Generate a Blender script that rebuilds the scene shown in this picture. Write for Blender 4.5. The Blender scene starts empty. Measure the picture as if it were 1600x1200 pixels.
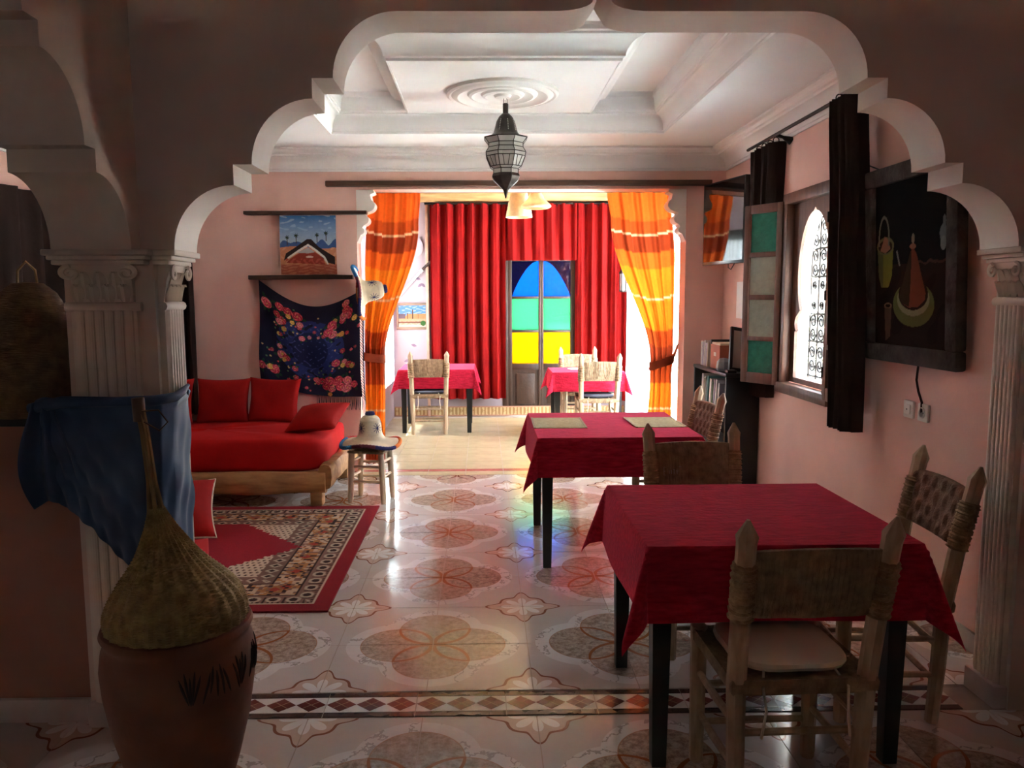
import bpy, bmesh, math, random
import numpy as np
from mathutils import Vector, Matrix
random.seed(7)
rng = np.random.default_rng(7)
SC = bpy.context.scene
COL = SC.collection
PI = math.pi
R_ = math.radians

# ---------------------------------------------------------------- camera
F, CX, H = 1230.0, 774.0, 1.5
pitch, yaw, roll = math.atan(136.0 / F), R_(.9), R_(.29)
fw = Vector((math.sin(yaw) * math.cos(pitch), math.cos(yaw) * math.cos(pitch), -math.sin(pitch)))
rt = Vector((math.cos(yaw), -math.sin(yaw), 0))
up = rt.cross(fw)
CR = rt * math.cos(roll) - up * math.sin(roll)
CU = up * math.cos(roll) + rt * math.sin(roll)
cam_d = bpy.data.cameras.new('camera')
cam = bpy.data.objects.new('camera', cam_d)
COL.objects.link(cam)
cam_d.sensor_width = 36
cam_d.lens = 36 * F / 1600
cam_d.shift_x = (800 - CX) / 1600
cam_d.clip_start = .05
m = Matrix.Identity(4)
for i in range(3):
    m[i][0], m[i][1], m[i][2] = CR[i], CU[i], -fw[i]
m[2][3] = H
cam.matrix_world = m
SC.camera = cam

# ---------------------------------------------------------------- light
SC.view_settings.view_transform = 'Standard'
SC.view_settings.look = 'None'
SC.view_settings.gamma = 1
SC.view_settings.use_curve_mapping = False
SC.view_settings.exposure = 1.3
world = bpy.data.worlds.new('sky')
SC.world = world
world.use_nodes = True
wbg = world.node_tree.nodes['Background']
wbg.inputs[0].default_value = (.74, .88, 1.0, 1)
wbg.inputs[1].default_value = 19.0
sun_d = bpy.data.lights.new('sun', 'SUN')
sun_d.energy = 270.0
sun_d.angle = R_(.6)
sun_d.color = (1, .96, .90)
sun = bpy.data.objects.new('sun', sun_d)
COL.objects.link(sun)
sun.rotation_euler = Vector((.42, -.16, -.88)).to_track_quat('-Z', 'Y').to_euler()


def portal(name, loc, normal, sx, sy):
    l = bpy.data.lights.new(name, 'AREA')
    l.shape = 'RECTANGLE'
    l.size, l.size_y = sx, sy
    l.cycles.is_portal = True
    o = bpy.data.objects.new(name, l)
    COL.objects.link(o)
    o.location = loc
    o.rotation_euler = Vector(normal).to_track_quat('-Z', 'Y').to_euler()


portal('window_portal', (2.22, 4.97, 1.5), (-1, 0, 0), 1.3, .9)
portal('alcove_right_portal', (1.96, 8.4, 1.2), (-1, 0, 0), 2.3, 2.7)
portal('alcove_left_portal', (-1.32, 9.11, 1.4), (1, 0, 0), 1.65, 1.05)
portal('front_fill_portal', (-.5, -2.66, 1.99), (0, 1, 0), .6, .35)  # portal for the fill opening added behind the camera
portal('door_portal', (.7, 10.12, 1.25), (0, -1, 0), .8, 1.5)
SC.cycles.max_bounces = 10
SC.cycles.diffuse_bounces = 6
SC.cycles.transparent_max_bounces = 12
SC.cycles.sample_clamp_indirect = 90
SC.cycles.caustics_reflective = False
SC.cycles.caustics_refractive = False


# ---------------------------------------------------------------- materials
MATS = {}


class S:
    """a socket with arithmetic"""
    def __init__(s, nt, k): s.nt, s.k = nt, k
    def _m(s, op, *a, clamp=False):
        n = s.nt.nodes.new('ShaderNodeMath'); n.operation = op; n.use_clamp = clamp
        for i, v in enumerate((s,) + a):
            if isinstance(v, S): s.nt.links.new(v.k, n.inputs[i])
            else: n.inputs[i].default_value = v
        return S(s.nt, n.outputs[0])
    def __add__(s, o): return s._m('ADD', o)
    def __radd__(s, o): return s._m('ADD', o)
    def __sub__(s, o): return s._m('SUBTRACT', o)
    def __rsub__(s, o): return (s * -1) + o
    def __mul__(s, o): return s._m('MULTIPLY', o)
    def __rmul__(s, o): return s._m('MULTIPLY', o)
    def lt(s, o): return s._m('LESS_THAN', o)
    def gt(s, o): return s._m('GREATER_THAN', o)
    def abs(s): return s._m('ABSOLUTE')
    def min(s, o): return s._m('MINIMUM', o)
    def max(s, o): return s._m('MAXIMUM', o)
    def pow(s, o): return s._m('POWER', o)
    def sin(s): return s._m('SINE')
    def cos(s): return s._m('COSINE')
    def atan2(s, o): return s._m('ARCTAN2', o)
    def frac(s): return s._m('FRACT')
    def hyp(s, o): return (s * s + o * o)._m('SQRT')


def nt_new(name):
    mt = bpy.data.materials.new(name)
    mt.use_nodes = True
    nt = mt.node_tree
    b = nt.nodes['Principled BSDF']
    MATS[name] = mt
    return mt, nt, b


def mixc(nt, fac, a, b):
    n = nt.nodes.new('ShaderNodeMix'); n.data_type = 'RGBA'
    for s, v in ((0, fac), (6, a), (7, b)):
        if isinstance(v, S): nt.links.new(v.k, n.inputs[s])
        elif isinstance(v, (int, float)): n.inputs[s].default_value = v
        elif isinstance(v, tuple): n.inputs[s].default_value = (*v[:3], 1)
        else: nt.links.new(v, n.inputs[s])
    return n.outputs[2]


def noise(nt, scale, detail=3, vec=None, rough=.5, stretch=None):
    n = nt.nodes.new('ShaderNodeTexNoise')
    n.inputs['Scale'].default_value = scale
    n.inputs['Detail'].default_value = detail
    n.inputs['Roughness'].default_value = rough
    if vec is None:
        vec = nt.nodes.new('ShaderNodeTexCoord').outputs['Object']
    if stretch:
        mp = nt.nodes.new('ShaderNodeMapping')
        mp.inputs['Scale'].default_value = stretch
        nt.links.new(vec, mp.inputs[0]); vec = mp.outputs[0]
    nt.links.new(vec, n.inputs['Vector'])
    return S(nt, n.outputs[0])


def M(name, color, rough=.6, vary=.12, vscale=9, bump=0, bscale=60, metal=0, spec=.5, stretch=None, bstretch=None,
      color2=None, trans=0, sheen=0, coat=0, sheent=None):
    mt, nt, b = nt_new(name)
    b.inputs['Roughness'].default_value = rough
    b.inputs['Metallic'].default_value = metal
    b.inputs['Specular IOR Level'].default_value = spec
    if sheen: b.inputs['Sheen Weight'].default_value = sheen
    if sheent: b.inputs['Sheen Tint'].default_value = (*sheent, 1)
    if coat:
        b.inputs['Coat Weight'].default_value = coat
        b.inputs['Coat Roughness'].default_value = .1
    c2 = color2 or tuple(max(0, c * (1 - vary * 2.5)) for c in color)
    f = noise(nt, vscale, 4, stretch=stretch)
    f = ((f - .5) * 2.2 + .5)._m('ADD', 0.0, clamp=True)
    col = mixc(nt, f, color, c2)
    nt.links.new(col, b.inputs['Base Color'])
    if bump:
        bn = nt.nodes.new('ShaderNodeBump')
        bn.inputs['Strength'].default_value = bump
        bn.inputs['Distance'].default_value = .01
        nt.links.new(noise(nt, bscale, 3, stretch=bstretch).k, bn.inputs['Height'])
        nt.links.new(bn.outputs[0], b.inputs['Normal'])
    if trans:
        add_translucent(nt, b, col, trans)
    return mt


def add_translucent(nt, b, col, w):
    tr = nt.nodes.new('ShaderNodeBsdfTranslucent')
    if isinstance(col, tuple): tr.inputs[0].default_value = (*col[:3], 1)
    else: nt.links.new(col, tr.inputs[0])
    mx = nt.nodes.new('ShaderNodeMixShader'); mx.inputs[0].default_value = w
    nt.links.new(b.outputs[0], mx.inputs[1]); nt.links.new(tr.outputs[0], mx.inputs[2])
    nt.links.new(mx.outputs[0], nt.nodes['Material Output'].inputs[0])


def M_attr(name, rough=.8, trans=0, spec=.3, bump=0, bscale=200, sheen=0):
    mt, nt, b = nt_new(name)
    a = nt.nodes.new('ShaderNodeAttribute'); a.attribute_name = 'Col'
    f = noise(nt, 40, 3)
    col = mixc(nt, f * .25, a.outputs[0], (0.02, .015, .01))
    nt.links.new(col, b.inputs['Base Color'])
    b.inputs['Roughness'].default_value = rough
    b.inputs['Specular IOR Level'].default_value = spec
    if sheen: b.inputs['Sheen Weight'].default_value = sheen
    if bump:
        bn = nt.nodes.new('ShaderNodeBump'); bn.inputs['Strength'].default_value = bump; bn.inputs['Distance'].default_value = .005
        nt.links.new(noise(nt, bscale, 2).k, bn.inputs['Height']); nt.links.new(bn.outputs[0], b.inputs['Normal'])
    if trans: add_translucent(nt, b, col, trans)
    return mt


def M_glass(name, color, gloss=.12, translucent=.3, diff=None, ripple=25):
    """tinted window glass: tinted transparency plus translucency and a gloss coat"""
    mt, nt, b = nt_new(name)
    nt.nodes.remove(b)
    t = nt.nodes.new('ShaderNodeBsdfTransparent'); t.inputs[0].default_value = (*color, 1)
    tl = nt.nodes.new('ShaderNodeBsdfTranslucent'); tl.inputs[0].default_value = (*(diff or color), 1)
    g = nt.nodes.new('ShaderNodeBsdfGlossy'); g.inputs['Roughness'].default_value = .15
    bn = nt.nodes.new('ShaderNodeBump'); bn.inputs['Strength'].default_value = .4; bn.inputs['Distance'].default_value = .01
    nt.links.new(noise(nt, ripple, 3).k, bn.inputs['Height']); nt.links.new(bn.outputs[0], g.inputs['Normal'])
    m1 = nt.nodes.new('ShaderNodeMixShader'); m1.inputs[0].default_value = translucent
    nt.links.new(t.outputs[0], m1.inputs[1]); nt.links.new(tl.outputs[0], m1.inputs[2])
    m2 = nt.nodes.new('ShaderNodeMixShader'); m2.inputs[0].default_value = gloss
    nt.links.new(m1.outputs[0], m2.inputs[1]); nt.links.new(g.outputs[0], m2.inputs[2])
    nt.links.new(m2.outputs[0], nt.nodes['Material Output'].inputs[0])
    return mt


def M_tile(name):
    mt, nt, b = nt_new(name)
    tc = nt.nodes.new('ShaderNodeTexCoord')
    sp = nt.nodes.new('ShaderNodeSeparateXYZ'); nt.links.new(tc.outputs['Object'], sp.inputs[0])
    x, y = S(nt, sp.outputs[0]), S(nt, sp.outputs[1])
    h = .205
    geo = nt.nodes.new('ShaderNodeNewGeometry')
    pos = geo.outputs['Position']
    a, bb = x + h, y + h
    r = .158
    d1, d2 = (a - .155).hyp(bb), a.hyp(bb - .155)
    lobe = d1.lt(r).max(d2.lt(r))
    lens = d1.lt(r) * d2.lt(r)
    rho = a.hyp(bb)
    w = .0185 - rho * .058
    line = ((d1 - r).abs().lt(w).max((d2 - r).abs().lt(w))) * (d1.lt(r + .004) * d2.lt(r + .004))
    thin = (d1.min(d2) - r).abs().lt(.0022)
    e1, e2 = (a - .16).hyp(bb), a.hyp(bb - .16)
    dg = (a - .13).hyp(bb - .13)
    ring = e1.lt(.215).max(e2.lt(.215)) * (1 - lobe) * dg.gt(.05)
    a2, b2 = h - x, h - y
    th = b2.atan2(a2)
    rs = a2.hyp(b2)
    Rs = .112 + (th * 2).cos().abs().pow(10) * .065 + (th * 2).sin().abs().pow(4) * .016
    sline = (rs - Rs).abs().lt(.0058)
    sin_ = rs.lt(Rs)
    pet = rs.lt(.022 + (th * 4).cos().abs().pow(.6) * .082) * rs.gt(.006)
    n1 = noise(nt, 5, 6, pos, .65)
    n2 = noise(nt, 26, 5, pos, .7)
    vein = ((noise(nt, 4.5, 5, pos, .6) - .5).abs().lt(.012))
    base = mixc(nt, n1, (.49, .42, .38), (.57, .54, .52))
    white = mixc(nt, vein * .8, mixc(nt, n2, (.72, .71, .70), (.60, .58, .56)), (.28, .25, .23))
    brown = mixc(nt, ((noise(nt, 34, 6, pos, .75) - .5) * 4.5 + .5)._m('ADD', 0., clamp=True), (.50, .41, .33), (.24, .17, .13))
    c = mixc(nt, ring * .85, base, white)
    c = mixc(nt, lobe, c, brown)
    c = mixc(nt, thin * .7, c, (.36, .17, .08))
    c = mixc(nt, line, c, (.27, .10, .035))
    c = mixc(nt, sin_, c, mixc(nt, n2, (.62, .50, .42), (.52, .38, .30)))
    c = mixc(nt, pet * .85, c, (.80, .79, .77))
    c = mixc(nt, sline, c, (.24, .10, .06))
    nt.links.new(c, b.inputs['Base Color'])
    b.inputs['Roughness'].default_value = .13
    b.inputs['Specular IOR Level'].default_value = .7
    bn = nt.nodes.new('ShaderNodeBump'); bn.inputs['Strength'].default_value = .12; bn.inputs['Distance'].default_value = .004
    hgt = (line.max(sline).max(thin)) * .6 + noise(nt, 3, 2, pos) * .6
    nt.links.new(hgt.k, bn.inputs['Height']); nt.links.new(bn.outputs[0], b.inputs['Normal'])
    return mt


PINK = M('pink_plaster', (.80, .50, .42), .75, .05, 3, .15, 25)
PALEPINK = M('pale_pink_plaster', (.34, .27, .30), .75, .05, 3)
BEIGE = M('beige_plaster', (.74, .59, .51), .8, .04, 2, .1, 20)
WHITE = M('white_plaster', (.80, .75, .69), .7, .03, 4, .08, 30)
CEIL = M('ceiling_white', (.84, .83, .81), .7, .03, 2)
STONEW = M('column_white', (.76, .67, .58), .7, .06, 5, .1, 40)
BASEB = M('baseboard_stone', (.60, .52, .48), .35, .1, 8)
DKWOOD = M('dark_wood', (.075, .032, .018), .45, .2, 4, .2, 40, stretch=(1, 1, 14), color2=(.025, .011, .007))
DOORW = M('door_wood', (.055, .024, .013), .45, .2, 4, .2, 40, stretch=(10, 10, 1), color2=(.022, .010, .006))
RODW = M('rod_wood', (.13, .06, .03), .55, .2, 4, .3, 40, stretch=(1, 12, 12), color2=(.05, .022, .012))
SHUTW = M('shutter_wood', (.16, .062, .036), .45, .2, 6, .1, 40, stretch=(6, 6, 1))
LOGW = M('log_wood', (.50, .27, .10), .6, .2, 5, .5, 14, stretch=(1, 5, 5), color2=(.24, .10, .035))
BEAMW = M('yellow_beam_wood', (.62, .40, .17), .6, .2, 3, .4, 20, stretch=(1, 8, 8), color2=(.30, .15, .05))
CHAIRW = M('chair_wood', (.52, .38, .25), .6, .12, 10, .15, 40, stretch=(4, 4, 1), color2=(.36, .24, .14))
STRAW = M('woven_straw', (.38, .26, .15), .8, .25, 30, .8, 90, bstretch=(1, 1, .12), color2=(.17, .10, .055))
PLAIT = M('plaited_straw', (.26, .14, .085), .75, .25, 40, .6, 120, color2=(.18, .10, .06))
ROPE = M('straw_rope', (.44, .29, .16), .8, .25, 40, .6, 160, color2=(.22, .12, .06))
BLACKW = M('black_paint', (.012, .010, .010), .4, .1, 8)
CLOTH = M('red_damask', (.60, .020, .055), .8, .1, 34, .35, 55, stretch=(.45, 2.2, 2.2), color2=(.28, .006, .020), sheen=.5, spec=.06, sheent=(1, .12, .22))
SOFAR = M('red_cover', (.46, .008, .008), .85, .1, 6, .3, 9, color2=(.38, .006, .006), spec=.15)
PILLR = M('red_pillow', (.36, .009, .008), .85, .1, 6, .2, 12, color2=(.28, .006, .006), spec=.15)
VELVET = M('red_velvet', (.26, .006, .005), .85, .1, 5, .2, 30, color2=(.19, .0045, .005), trans=.15, spec=.1)
BROWNCUR = M('brown_curtain', (.035, .016, .012), .8, .15, 5, .2, 30, spec=.2)
BLUECL = M('blue_satin', (.075, .125, .235), .55, .12, 6, .2, 10, color2=(.045, .08, .16), spec=.25)
SHEER = M_glass('sheer_voile', (.62, .64, .66), 0.0, .62, (.66, .68, .70))
VOILE = M_glass('thin_voile', (.10, .115, .125), 0.0, .9, (.10, .115, .125))
IRON = M('wrought_iron', (.02, .014, .012), .5, .1, 10, metal=.6)
METAL = M('dark_tin', (.07, .055, .048), .45, .2, 20, .2, 40, metal=.8)
LANTGL = M('lantern_glass', (.60, .57, .54), .35, .1, 12, trans=.35)
TERRA = M('terracotta', (.26, .10, .055), .7, .15, 6, .2, 20, color2=(.16, .055, .03))
TERRAD = M('terracotta_paint', (.035, .014, .01), .7)
WICKER = M('wicker', (.50, .37, .16), .7, .2, 30, 1.0, 130, bstretch=(.25, .25, 2.2), color2=(.28, .18, .07))
WICKD = M('dark_wicker', (.22, .13, .06), .8, .2, 25, 1.0, 120, bstretch=(.25, .25, 2.2), color2=(.10, .055, .03))
CANE = M('cane_stem', (.40, .25, .10), .5, .15, 20, .2, 60)
STRAWHAT = M('hat_straw', (.82, .68, .48), .8, .12, 12, .5, 60, bstretch=(.2, .2, 3))
WOOLB = M('wool_navy', (.02, .015, .14), .9, .1, 60, 1, 200)
WOOLC = M('wool_cyan', (.02, .20, .50), .9, .1, 60, 1, 200)
WOOLR = M('wool_red', (.62, .04, .03), .9, .1, 60, 1, 200)
WOOLO = M('wool_orange', (.85, .22, .03), .9, .1, 60, 1, 200)
PLASTIC = M('white_plastic', (.74, .68, .60), .4, .03, 10)
BLACKP = M('black_plastic', (.012, .012, .013), .3, .1, 10)
SCREEN = M('screen_glass', (.008, .007, .007), .04, .0, 10, spec=1.0)
ALCT = M('alcove_tile', (.58, .48, .30), .16, .08, 8, spec=.6)
GROUT = M('grout', (.42, .33, .27), .8)
ROSET = M('rosette_white', (.82, .79, .75), .6, .02, 4)
MATB = M('bamboo_mat', (.56, .46, .24), .7, .15, 40, .5, 160, bstretch=(4, .2, 1), color2=(.40, .31, .14))
CREAMSH = M('cream_shade', (.90, .70, .45), .7, .08, 12, .3, 60, trans=.5)
RATTAN = M('rattan_shade', (.90, .74, .50), .7, .1, 20, .5, 60, trans=.4)
PADCR = M('cream_pad', (.74, .64, .50), .8, .05, 8)
PADDK = M('dark_pad', (.06, .06, .085), .8, .1, 8)
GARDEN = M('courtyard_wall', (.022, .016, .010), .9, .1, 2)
EARTH = M('courtyard_ground', (.64, .64, .60), .9, .1, 2)
LEAF = M('leaf_green', (.016, .030, .004), .6, .3, 4)
STRIPW = M('border_white', (.74, .71, .68), .13, .05, 20, spec=.6)
STRIPB = M('border_dark', (.09, .045, .035), .15, .2, 12, spec=.6)
STRIPD = M('border_diamond', (.19, .045, .03), .15, .3, 4, spec=.6, color2=(.10, .022, .02))
STRIPL = M('border_diamond_line', (.42, .24, .14), .2)
REDL = M('red_strip', (.50, .16, .13), .2, .1, 20)
TILE = M_tile('marble_motif_tile')
ATTR = M_attr('printed_colour', .85)
ATTRCUR = M_attr('striped_cotton', .85, .45, .1)
ATTRPIC = M_attr('oil_paint', .95, 0, .03)
ATTRRUG = M_attr('rug_pile', .95, 0, .1, .6, 260)
GL_BLUE = M_glass('blue_glass', (.004, .075, .24), .04, .98)
GL_GREEN = M_glass('green_glass', (.052, .17, .10), .04, .98)
GL_YELL = M_glass('yellow_glass', (.23, .145, .002), .04, .98)
GL_NAVY = M_glass('navy_glass', (.001, .002, .030), .05, .35)
SH_GREEN = M('shutter_green_glass', (.02, .26, .17), .25, .15, 20, .5, 30, spec=.9, trans=.3)
SH_CLEAR = M('shutter_frosted_glass', (.40, .43, .34), .3, .1, 20, .5, 30, spec=.8, trans=.3)
MIRR = M('mirror_glass', (.62, .62, .58), .25, .05, 8, metal=.6)
PAPER = M('white_paper', (.80, .79, .78), .8, .02)


# ---------------------------------------------------------------- mesh helpers
class MB:
    def __init__(s): s.v, s.f, s.mi = [], [], []
    def add(s, v, f, mi=0):
        o = len(s.v)
        s.v += [tuple(p) for p in v]
        s.f += [tuple(i + o for i in q) for q in f]
        s.mi += [mi] * len(f)
        return s
    def box(s, x0, x1, y0, y1, z0, z1, mi=0, bev=0):
        if bev:
            bm = bmesh.new()
            bmesh.ops.create_cube(bm, size=1)
            for q in bm.verts:
                q.co = Vector(((x0 + x1) / 2 + q.co.x * (x1 - x0), (y0 + y1) / 2 + q.co.y * (y1 - y0), (z0 + z1) / 2 + q.co.z * (z1 - z0)))
            bmesh.ops.bevel(bm, geom=list(bm.edges), offset=bev, segments=2, affect='EDGES', profile=.5)
            bm.verts.index_update()
            s.add([q.co[:] for q in bm.verts], [[q.index for q in p.verts] for p in bm.faces], mi)
            bm.free()
            return s
        v = [(x, y, z) for x in (x0, x1) for y in (y0, y1) for z in (z0, z1)]
        return s.add(v, [(0, 1, 3, 2), (4, 6, 7, 5), (0, 4, 5, 1), (2, 3, 7, 6), (0, 2, 6, 4), (1, 5, 7, 3)], mi)
    def tube(s, pts, r, seg=8, mi=0, closed=False, rot=0, caps=True):
        pts = [Vector(p) for p in pts]
        n = len(pts)
        rs = r if hasattr(r, '__len__') else [r] * n
        v, f = [], []
        t0 = (pts[1] - pts[0]).normalized()
        ref = Vector((1, 0, 0)) if abs(t0.x) < .9 else Vector((0, 1, 0))
        nx = (ref - t0 * ref.dot(t0)).normalized()
        for i, p in enumerate(pts):
            if closed: t = pts[(i + 1) % n] - pts[i - 1]
            else: t = pts[min(i + 1, n - 1)] - pts[max(i - 1, 0)]
            t = t.normalized() if t.length > 1e-9 else t0
            nx = (nx - t * nx.dot(t)).normalized()
            ny = t.cross(nx)
            for k in range(seg):
                a = 2 * PI * k / seg + rot
                v.append(p + (nx * math.cos(a) + ny * math.sin(a)) * rs[i])
        for i in range(n if closed else n - 1):
            j = (i + 1) % n
            for k in range(seg):
                l = (k + 1) % seg
                f.append((i * seg + k, i * seg + l, j * seg + l, j * seg + k))
        if not closed and caps:
            f.append(tuple(range(seg))[::-1]); f.append(tuple((n - 1) * seg + k for k in range(seg)))
        return s.add(v, f, mi)
    def lathe(s, prof, seg=32, c=(0, 0, 0), mi=0, fn=None, rot=0, cap=True):
        v, f = [], []
        for (r, z) in prof:
            for k in range(seg):
                a = 2 * PI * k / seg + rot
                rr = r * (fn(a, z) if fn else 1)
                v.append((c[0] + rr * math.cos(a), c[1] + rr * math.sin(a), c[2] + z))
        for i in range(len(prof) - 1):
            for k in range(seg):
                l = (k + 1) % seg
                f.append((i * seg + k, i * seg + l, (i + 1) * seg + l, (i + 1) * seg + k))
        if cap:
            f.append(tuple(range(seg))[::-1]); f.append(tuple((len(prof) - 1) * seg + k for k in range(seg)))
        return s.add(v, f, mi)
    def prism(s, poly, axis, a0, a1, mi=0, side_mi=None):
        """poly: 2-D points; axis 'x': (y,z), 'y': (x,z), 'z': (x,y)"""
        def P(p, a):
            return (a, p[0], p[1]) if axis == 'x' else (p[0], a, p[1]) if axis == 'y' else (p[0], p[1], a)
        n = len(poly)
        v = [P(p, a0) for p in poly] + [P(p, a1) for p in poly]
        s.add(v, [tuple(range(n))], mi)
        o = len(s.v) - 2 * n
        s.f.append(tuple(o + n + i for i in range(n))[::-1]); s.mi.append(mi)
        for i in range(n):
            j = (i + 1) % n
            s.f.append((o + i, o + n + i, o + n + j, o + j)); s.mi.append(mi if side_mi is None else side_mi)
        return s
    def grid(s, P, mi=0, wrap=False):
        """P: (nu,nv,3) array"""
        P = np.asarray(P)
        nu, nv = P.shape[:2]
        f = []
        for i in range(nu if wrap else nu - 1):
            j = (i + 1) % nu
            for k in range(nv - 1):
                f.append((i * nv + k, j * nv + k, j * nv + k + 1, i * nv + k + 1))
        return s.add(P.reshape(-1, 3).tolist(), f, mi)
    def xf(s, M4):
        s.v = [tuple(M4 @ Vector(p)) for p in s.v]
        return s
    def mesh(s, name, mats, smooth=40):
        me = bpy.data.meshes.new(name)
        me.from_pydata(s.v, [], s.f)
        for q in (mats if isinstance(mats, (list, tuple)) else [mats]): me.materials.append(q)
        if any(s.mi): me.polygons.foreach_set('material_index', s.mi)
        me.update()
        bm = bmesh.new(); bm.from_mesh(me)
        bmesh.ops.recalc_face_normals(bm, faces=bm.faces)
        bm.to_mesh(me); bm.free()
        if smooth:
            me.shade_smooth()
            me.set_sharp_from_angle(angle=R_(smooth))
        return me
    def build(s, name, mats, parent=None, smooth=40):
        return link(name, s.mesh(name, mats, smooth), parent)


def link(name, me, parent=None, loc=None):
    o = bpy.data.objects.new(name, me)
    COL.objects.link(o)
    if parent: o.parent = parent
    if loc: o.location = loc
    return o


def tag(o, label, cat=None, group=None, kind=None):
    o['label'] = label
    if cat: o['category'] = cat
    if group: o['group'] = group
    if kind: o['kind'] = kind
    return o


def empty(name, loc=(0, 0, 0), rz=0, label=None, cat=None, group=None, kind=None):
    o = bpy.data.objects.new(name, None)
    o.empty_display_size = .1
    COL.objects.link(o)
    o.location = loc
    o.rotation_euler = (0, 0, rz)
    if label: tag(o, label, cat, group, kind)
    return o


def kids(o):
    return [c for c in COL.objects if c.parent == o]


def copy_tree(o, parent=None):
    c = o.copy(); COL.objects.link(c); c.parent = parent
    for ch in kids(o): copy_tree(ch, c)
    return c


def colour_grid(name, P, C, mat, parent=None, smooth=True):
    """P (nu,nv,3) positions, C (nu,nv,3) colours -> one printed sheet"""
    P = np.asarray(P, dtype=np.float32)
    nu, nv = P.shape[:2]
    ii, kk = np.meshgrid(np.arange(nu - 1), np.arange(nv - 1), indexing='ij')
    a = (ii * nv + kk).ravel()
    quads = np.stack([a, a + nv, a + nv + 1, a + 1], 1)
    me = bpy.data.meshes.new(name)
    nq = len(quads)
    me.vertices.add(nu * nv); me.vertices.foreach_set('co', P.reshape(-1))
    me.loops.add(nq * 4); me.loops.foreach_set('vertex_index', quads.reshape(-1).astype(np.int32))
    me.polygons.add(nq)
    me.polygons.foreach_set('loop_start', np.arange(0, nq * 4, 4, dtype=np.int32))
    me.update(calc_edges=True)
    at = me.color_attributes.new('Col', 'FLOAT_COLOR', 'POINT')
    cc = np.ones((nu * nv, 4), np.float32); cc[:, :3] = np.asarray(C, np.float32).reshape(-1, 3)
    at.data.foreach_set('color', cc.reshape(-1))
    me.materials.append(mat)
    if smooth: me.shade_smooth()
    me.validate()
    return link(name, me, parent)


def struct(o, label, cat):
    return tag(o, label, cat, None, 'structure')


# ---------------------------------------------------------------- the shell
XR, YB = 2.06, 6.75            # right wall, back wall of the room
AC = .397                      # centre of the big arch
LX = -3.4

def arch_half():
    """profile of the lobed arch from springing to apex, x measured from the centre (negative side)"""
    p = [(-1.425, 1.66)]
    def q(x0, z0, x1, z1, n=14):
        for i in range(1, n + 1):
            a = PI / 2 * i / n
            p.append((x1 + (x0 - x1) * math.cos(a), z0 + (z1 - z0) * math.sin(a)))
    q(-1.425, 1.66, -1.219, 1.873)
    p.append((-1.219, 1.94)); p.append((-1.157, 1.94))
    q(-1.157, 1.94, -.951, 2.15)
    p.append((-.951, 2.215)); p.append((-.882, 2.215))
    q(-.882, 2.215, -.67, 2.425)
    p.append((-.16, 2.425))
    for i in range(1, 9):
        a = i / 8
        p.append((-.16 + .13 * math.sin(a * PI / 2), 2.425 + .035 * (1 - math.cos(a * PI / 2))))
    p.append((-.012, 2.485)); p.append((0, 2.505))
    return p


half = arch_half()
full = half + [(-x, z) for x, z in half[::-1][1:]]
wm = MB()
poly = [(-1.40, 0), (-1.10, 0), (-1.10, 1.66)] + [(AC + x, z) for x, z in full] + [(1.895, 1.66), (1.895, 0), (2.31, 0), (2.31, 2.849), (-1.40, 2.849)]
wm.prism(poly, 'y', 2.68, 2.89, 0, 1)
struct(wm.build('wall_middle', [BEIGE, WHITE], smooth=30), 'lobed plaster arch wall framing the dining room with white underside', 'arch wall')

sm = MB()
# side arch: runs towards the camera from the column, springing at Y=2.61 mirrored at the far pier
c_side = 2.61 - 1.425
poly = [(2.679, 2.85), (2.679, 1.66)] + [(c_side - x, z) for x, z in full] + [(c_side - 1.5, 1.66), (c_side - 1.5, 0), (-2.45, 0), (-2.45, 2.85)]
sm.prism(poly, 'x', -1.40, -1.14, 0, 0)
struct(sm.build('wall_side', [STONEW], smooth=30), 'shadowed lobed side arch springing from the fluted column towards the viewer', 'arch wall')

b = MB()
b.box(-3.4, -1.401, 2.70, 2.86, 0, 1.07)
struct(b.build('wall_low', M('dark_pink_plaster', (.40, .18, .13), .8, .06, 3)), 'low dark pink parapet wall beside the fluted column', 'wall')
b = MB()
b.box(-3.4, -1.402, 2.66, 2.90, 1.07, 1.10, bev=.006)
struct(b.build('trim_1', BLACKW), 'thin black ledge capping the low parapet wall', 'ledge')
b = MB(); b.box(-3.4, -1.405, 2.682, 2.699, 0, .085)
struct(b.build('baseboard_left', BASEB), 'stone baseboard along the foot of the low parapet', 'baseboard')

# back wall with the wide alcove opening
b = MB()
b.box(LX - .2, -1.055, YB, 6.95, 0, 2.9)
b.box(1.73, 2.3, YB, 6.95, 0, 2.9)
b.box(-1.055, 1.73, YB, 6.95, 2.40, 2.9)
struct(b.build('wall_back', PINK), 'salmon pink back wall around the wide alcove opening', 'wall')
# right wall with window hole
b = MB()
WY0, WY1, WZ0, WZ1 = 4.63, 5.31, .91, 2.11
b.box(XR, 2.19, 2.89, WY0, 0, 3.1)
b.box(XR, 2.19, WY1, YB, 0, 3.1)
b.box(XR, 2.19, WY0, WY1, 0, WZ0)
b.box(XR, 2.19, WY0, WY1, WZ1, 3.1)
struct(b.build('wall_right', PINK), 'salmon pink right wall with the shuttered window', 'wall')
b = MB(); b.box(1.96, 2.32, -2.6, 2.679, 0, 2.85)
struct(b.build('wall_front_right', PINK), 'dark pink wall strip in front of the right pilaster', 'wall')
b = MB(); b.box(LX - .2, LX, -2.6, YB, 0, 3.1)
struct(b.build('wall_left', PINK), 'dim pink wall on the far left of the lounge', 'wall')
b = MB()
b.box(LX, -.7, -2.62, -2.45, 0, 2.85); b.box(-.3, 2.1, -2.62, -2.45, 0, 2.85)
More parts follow.
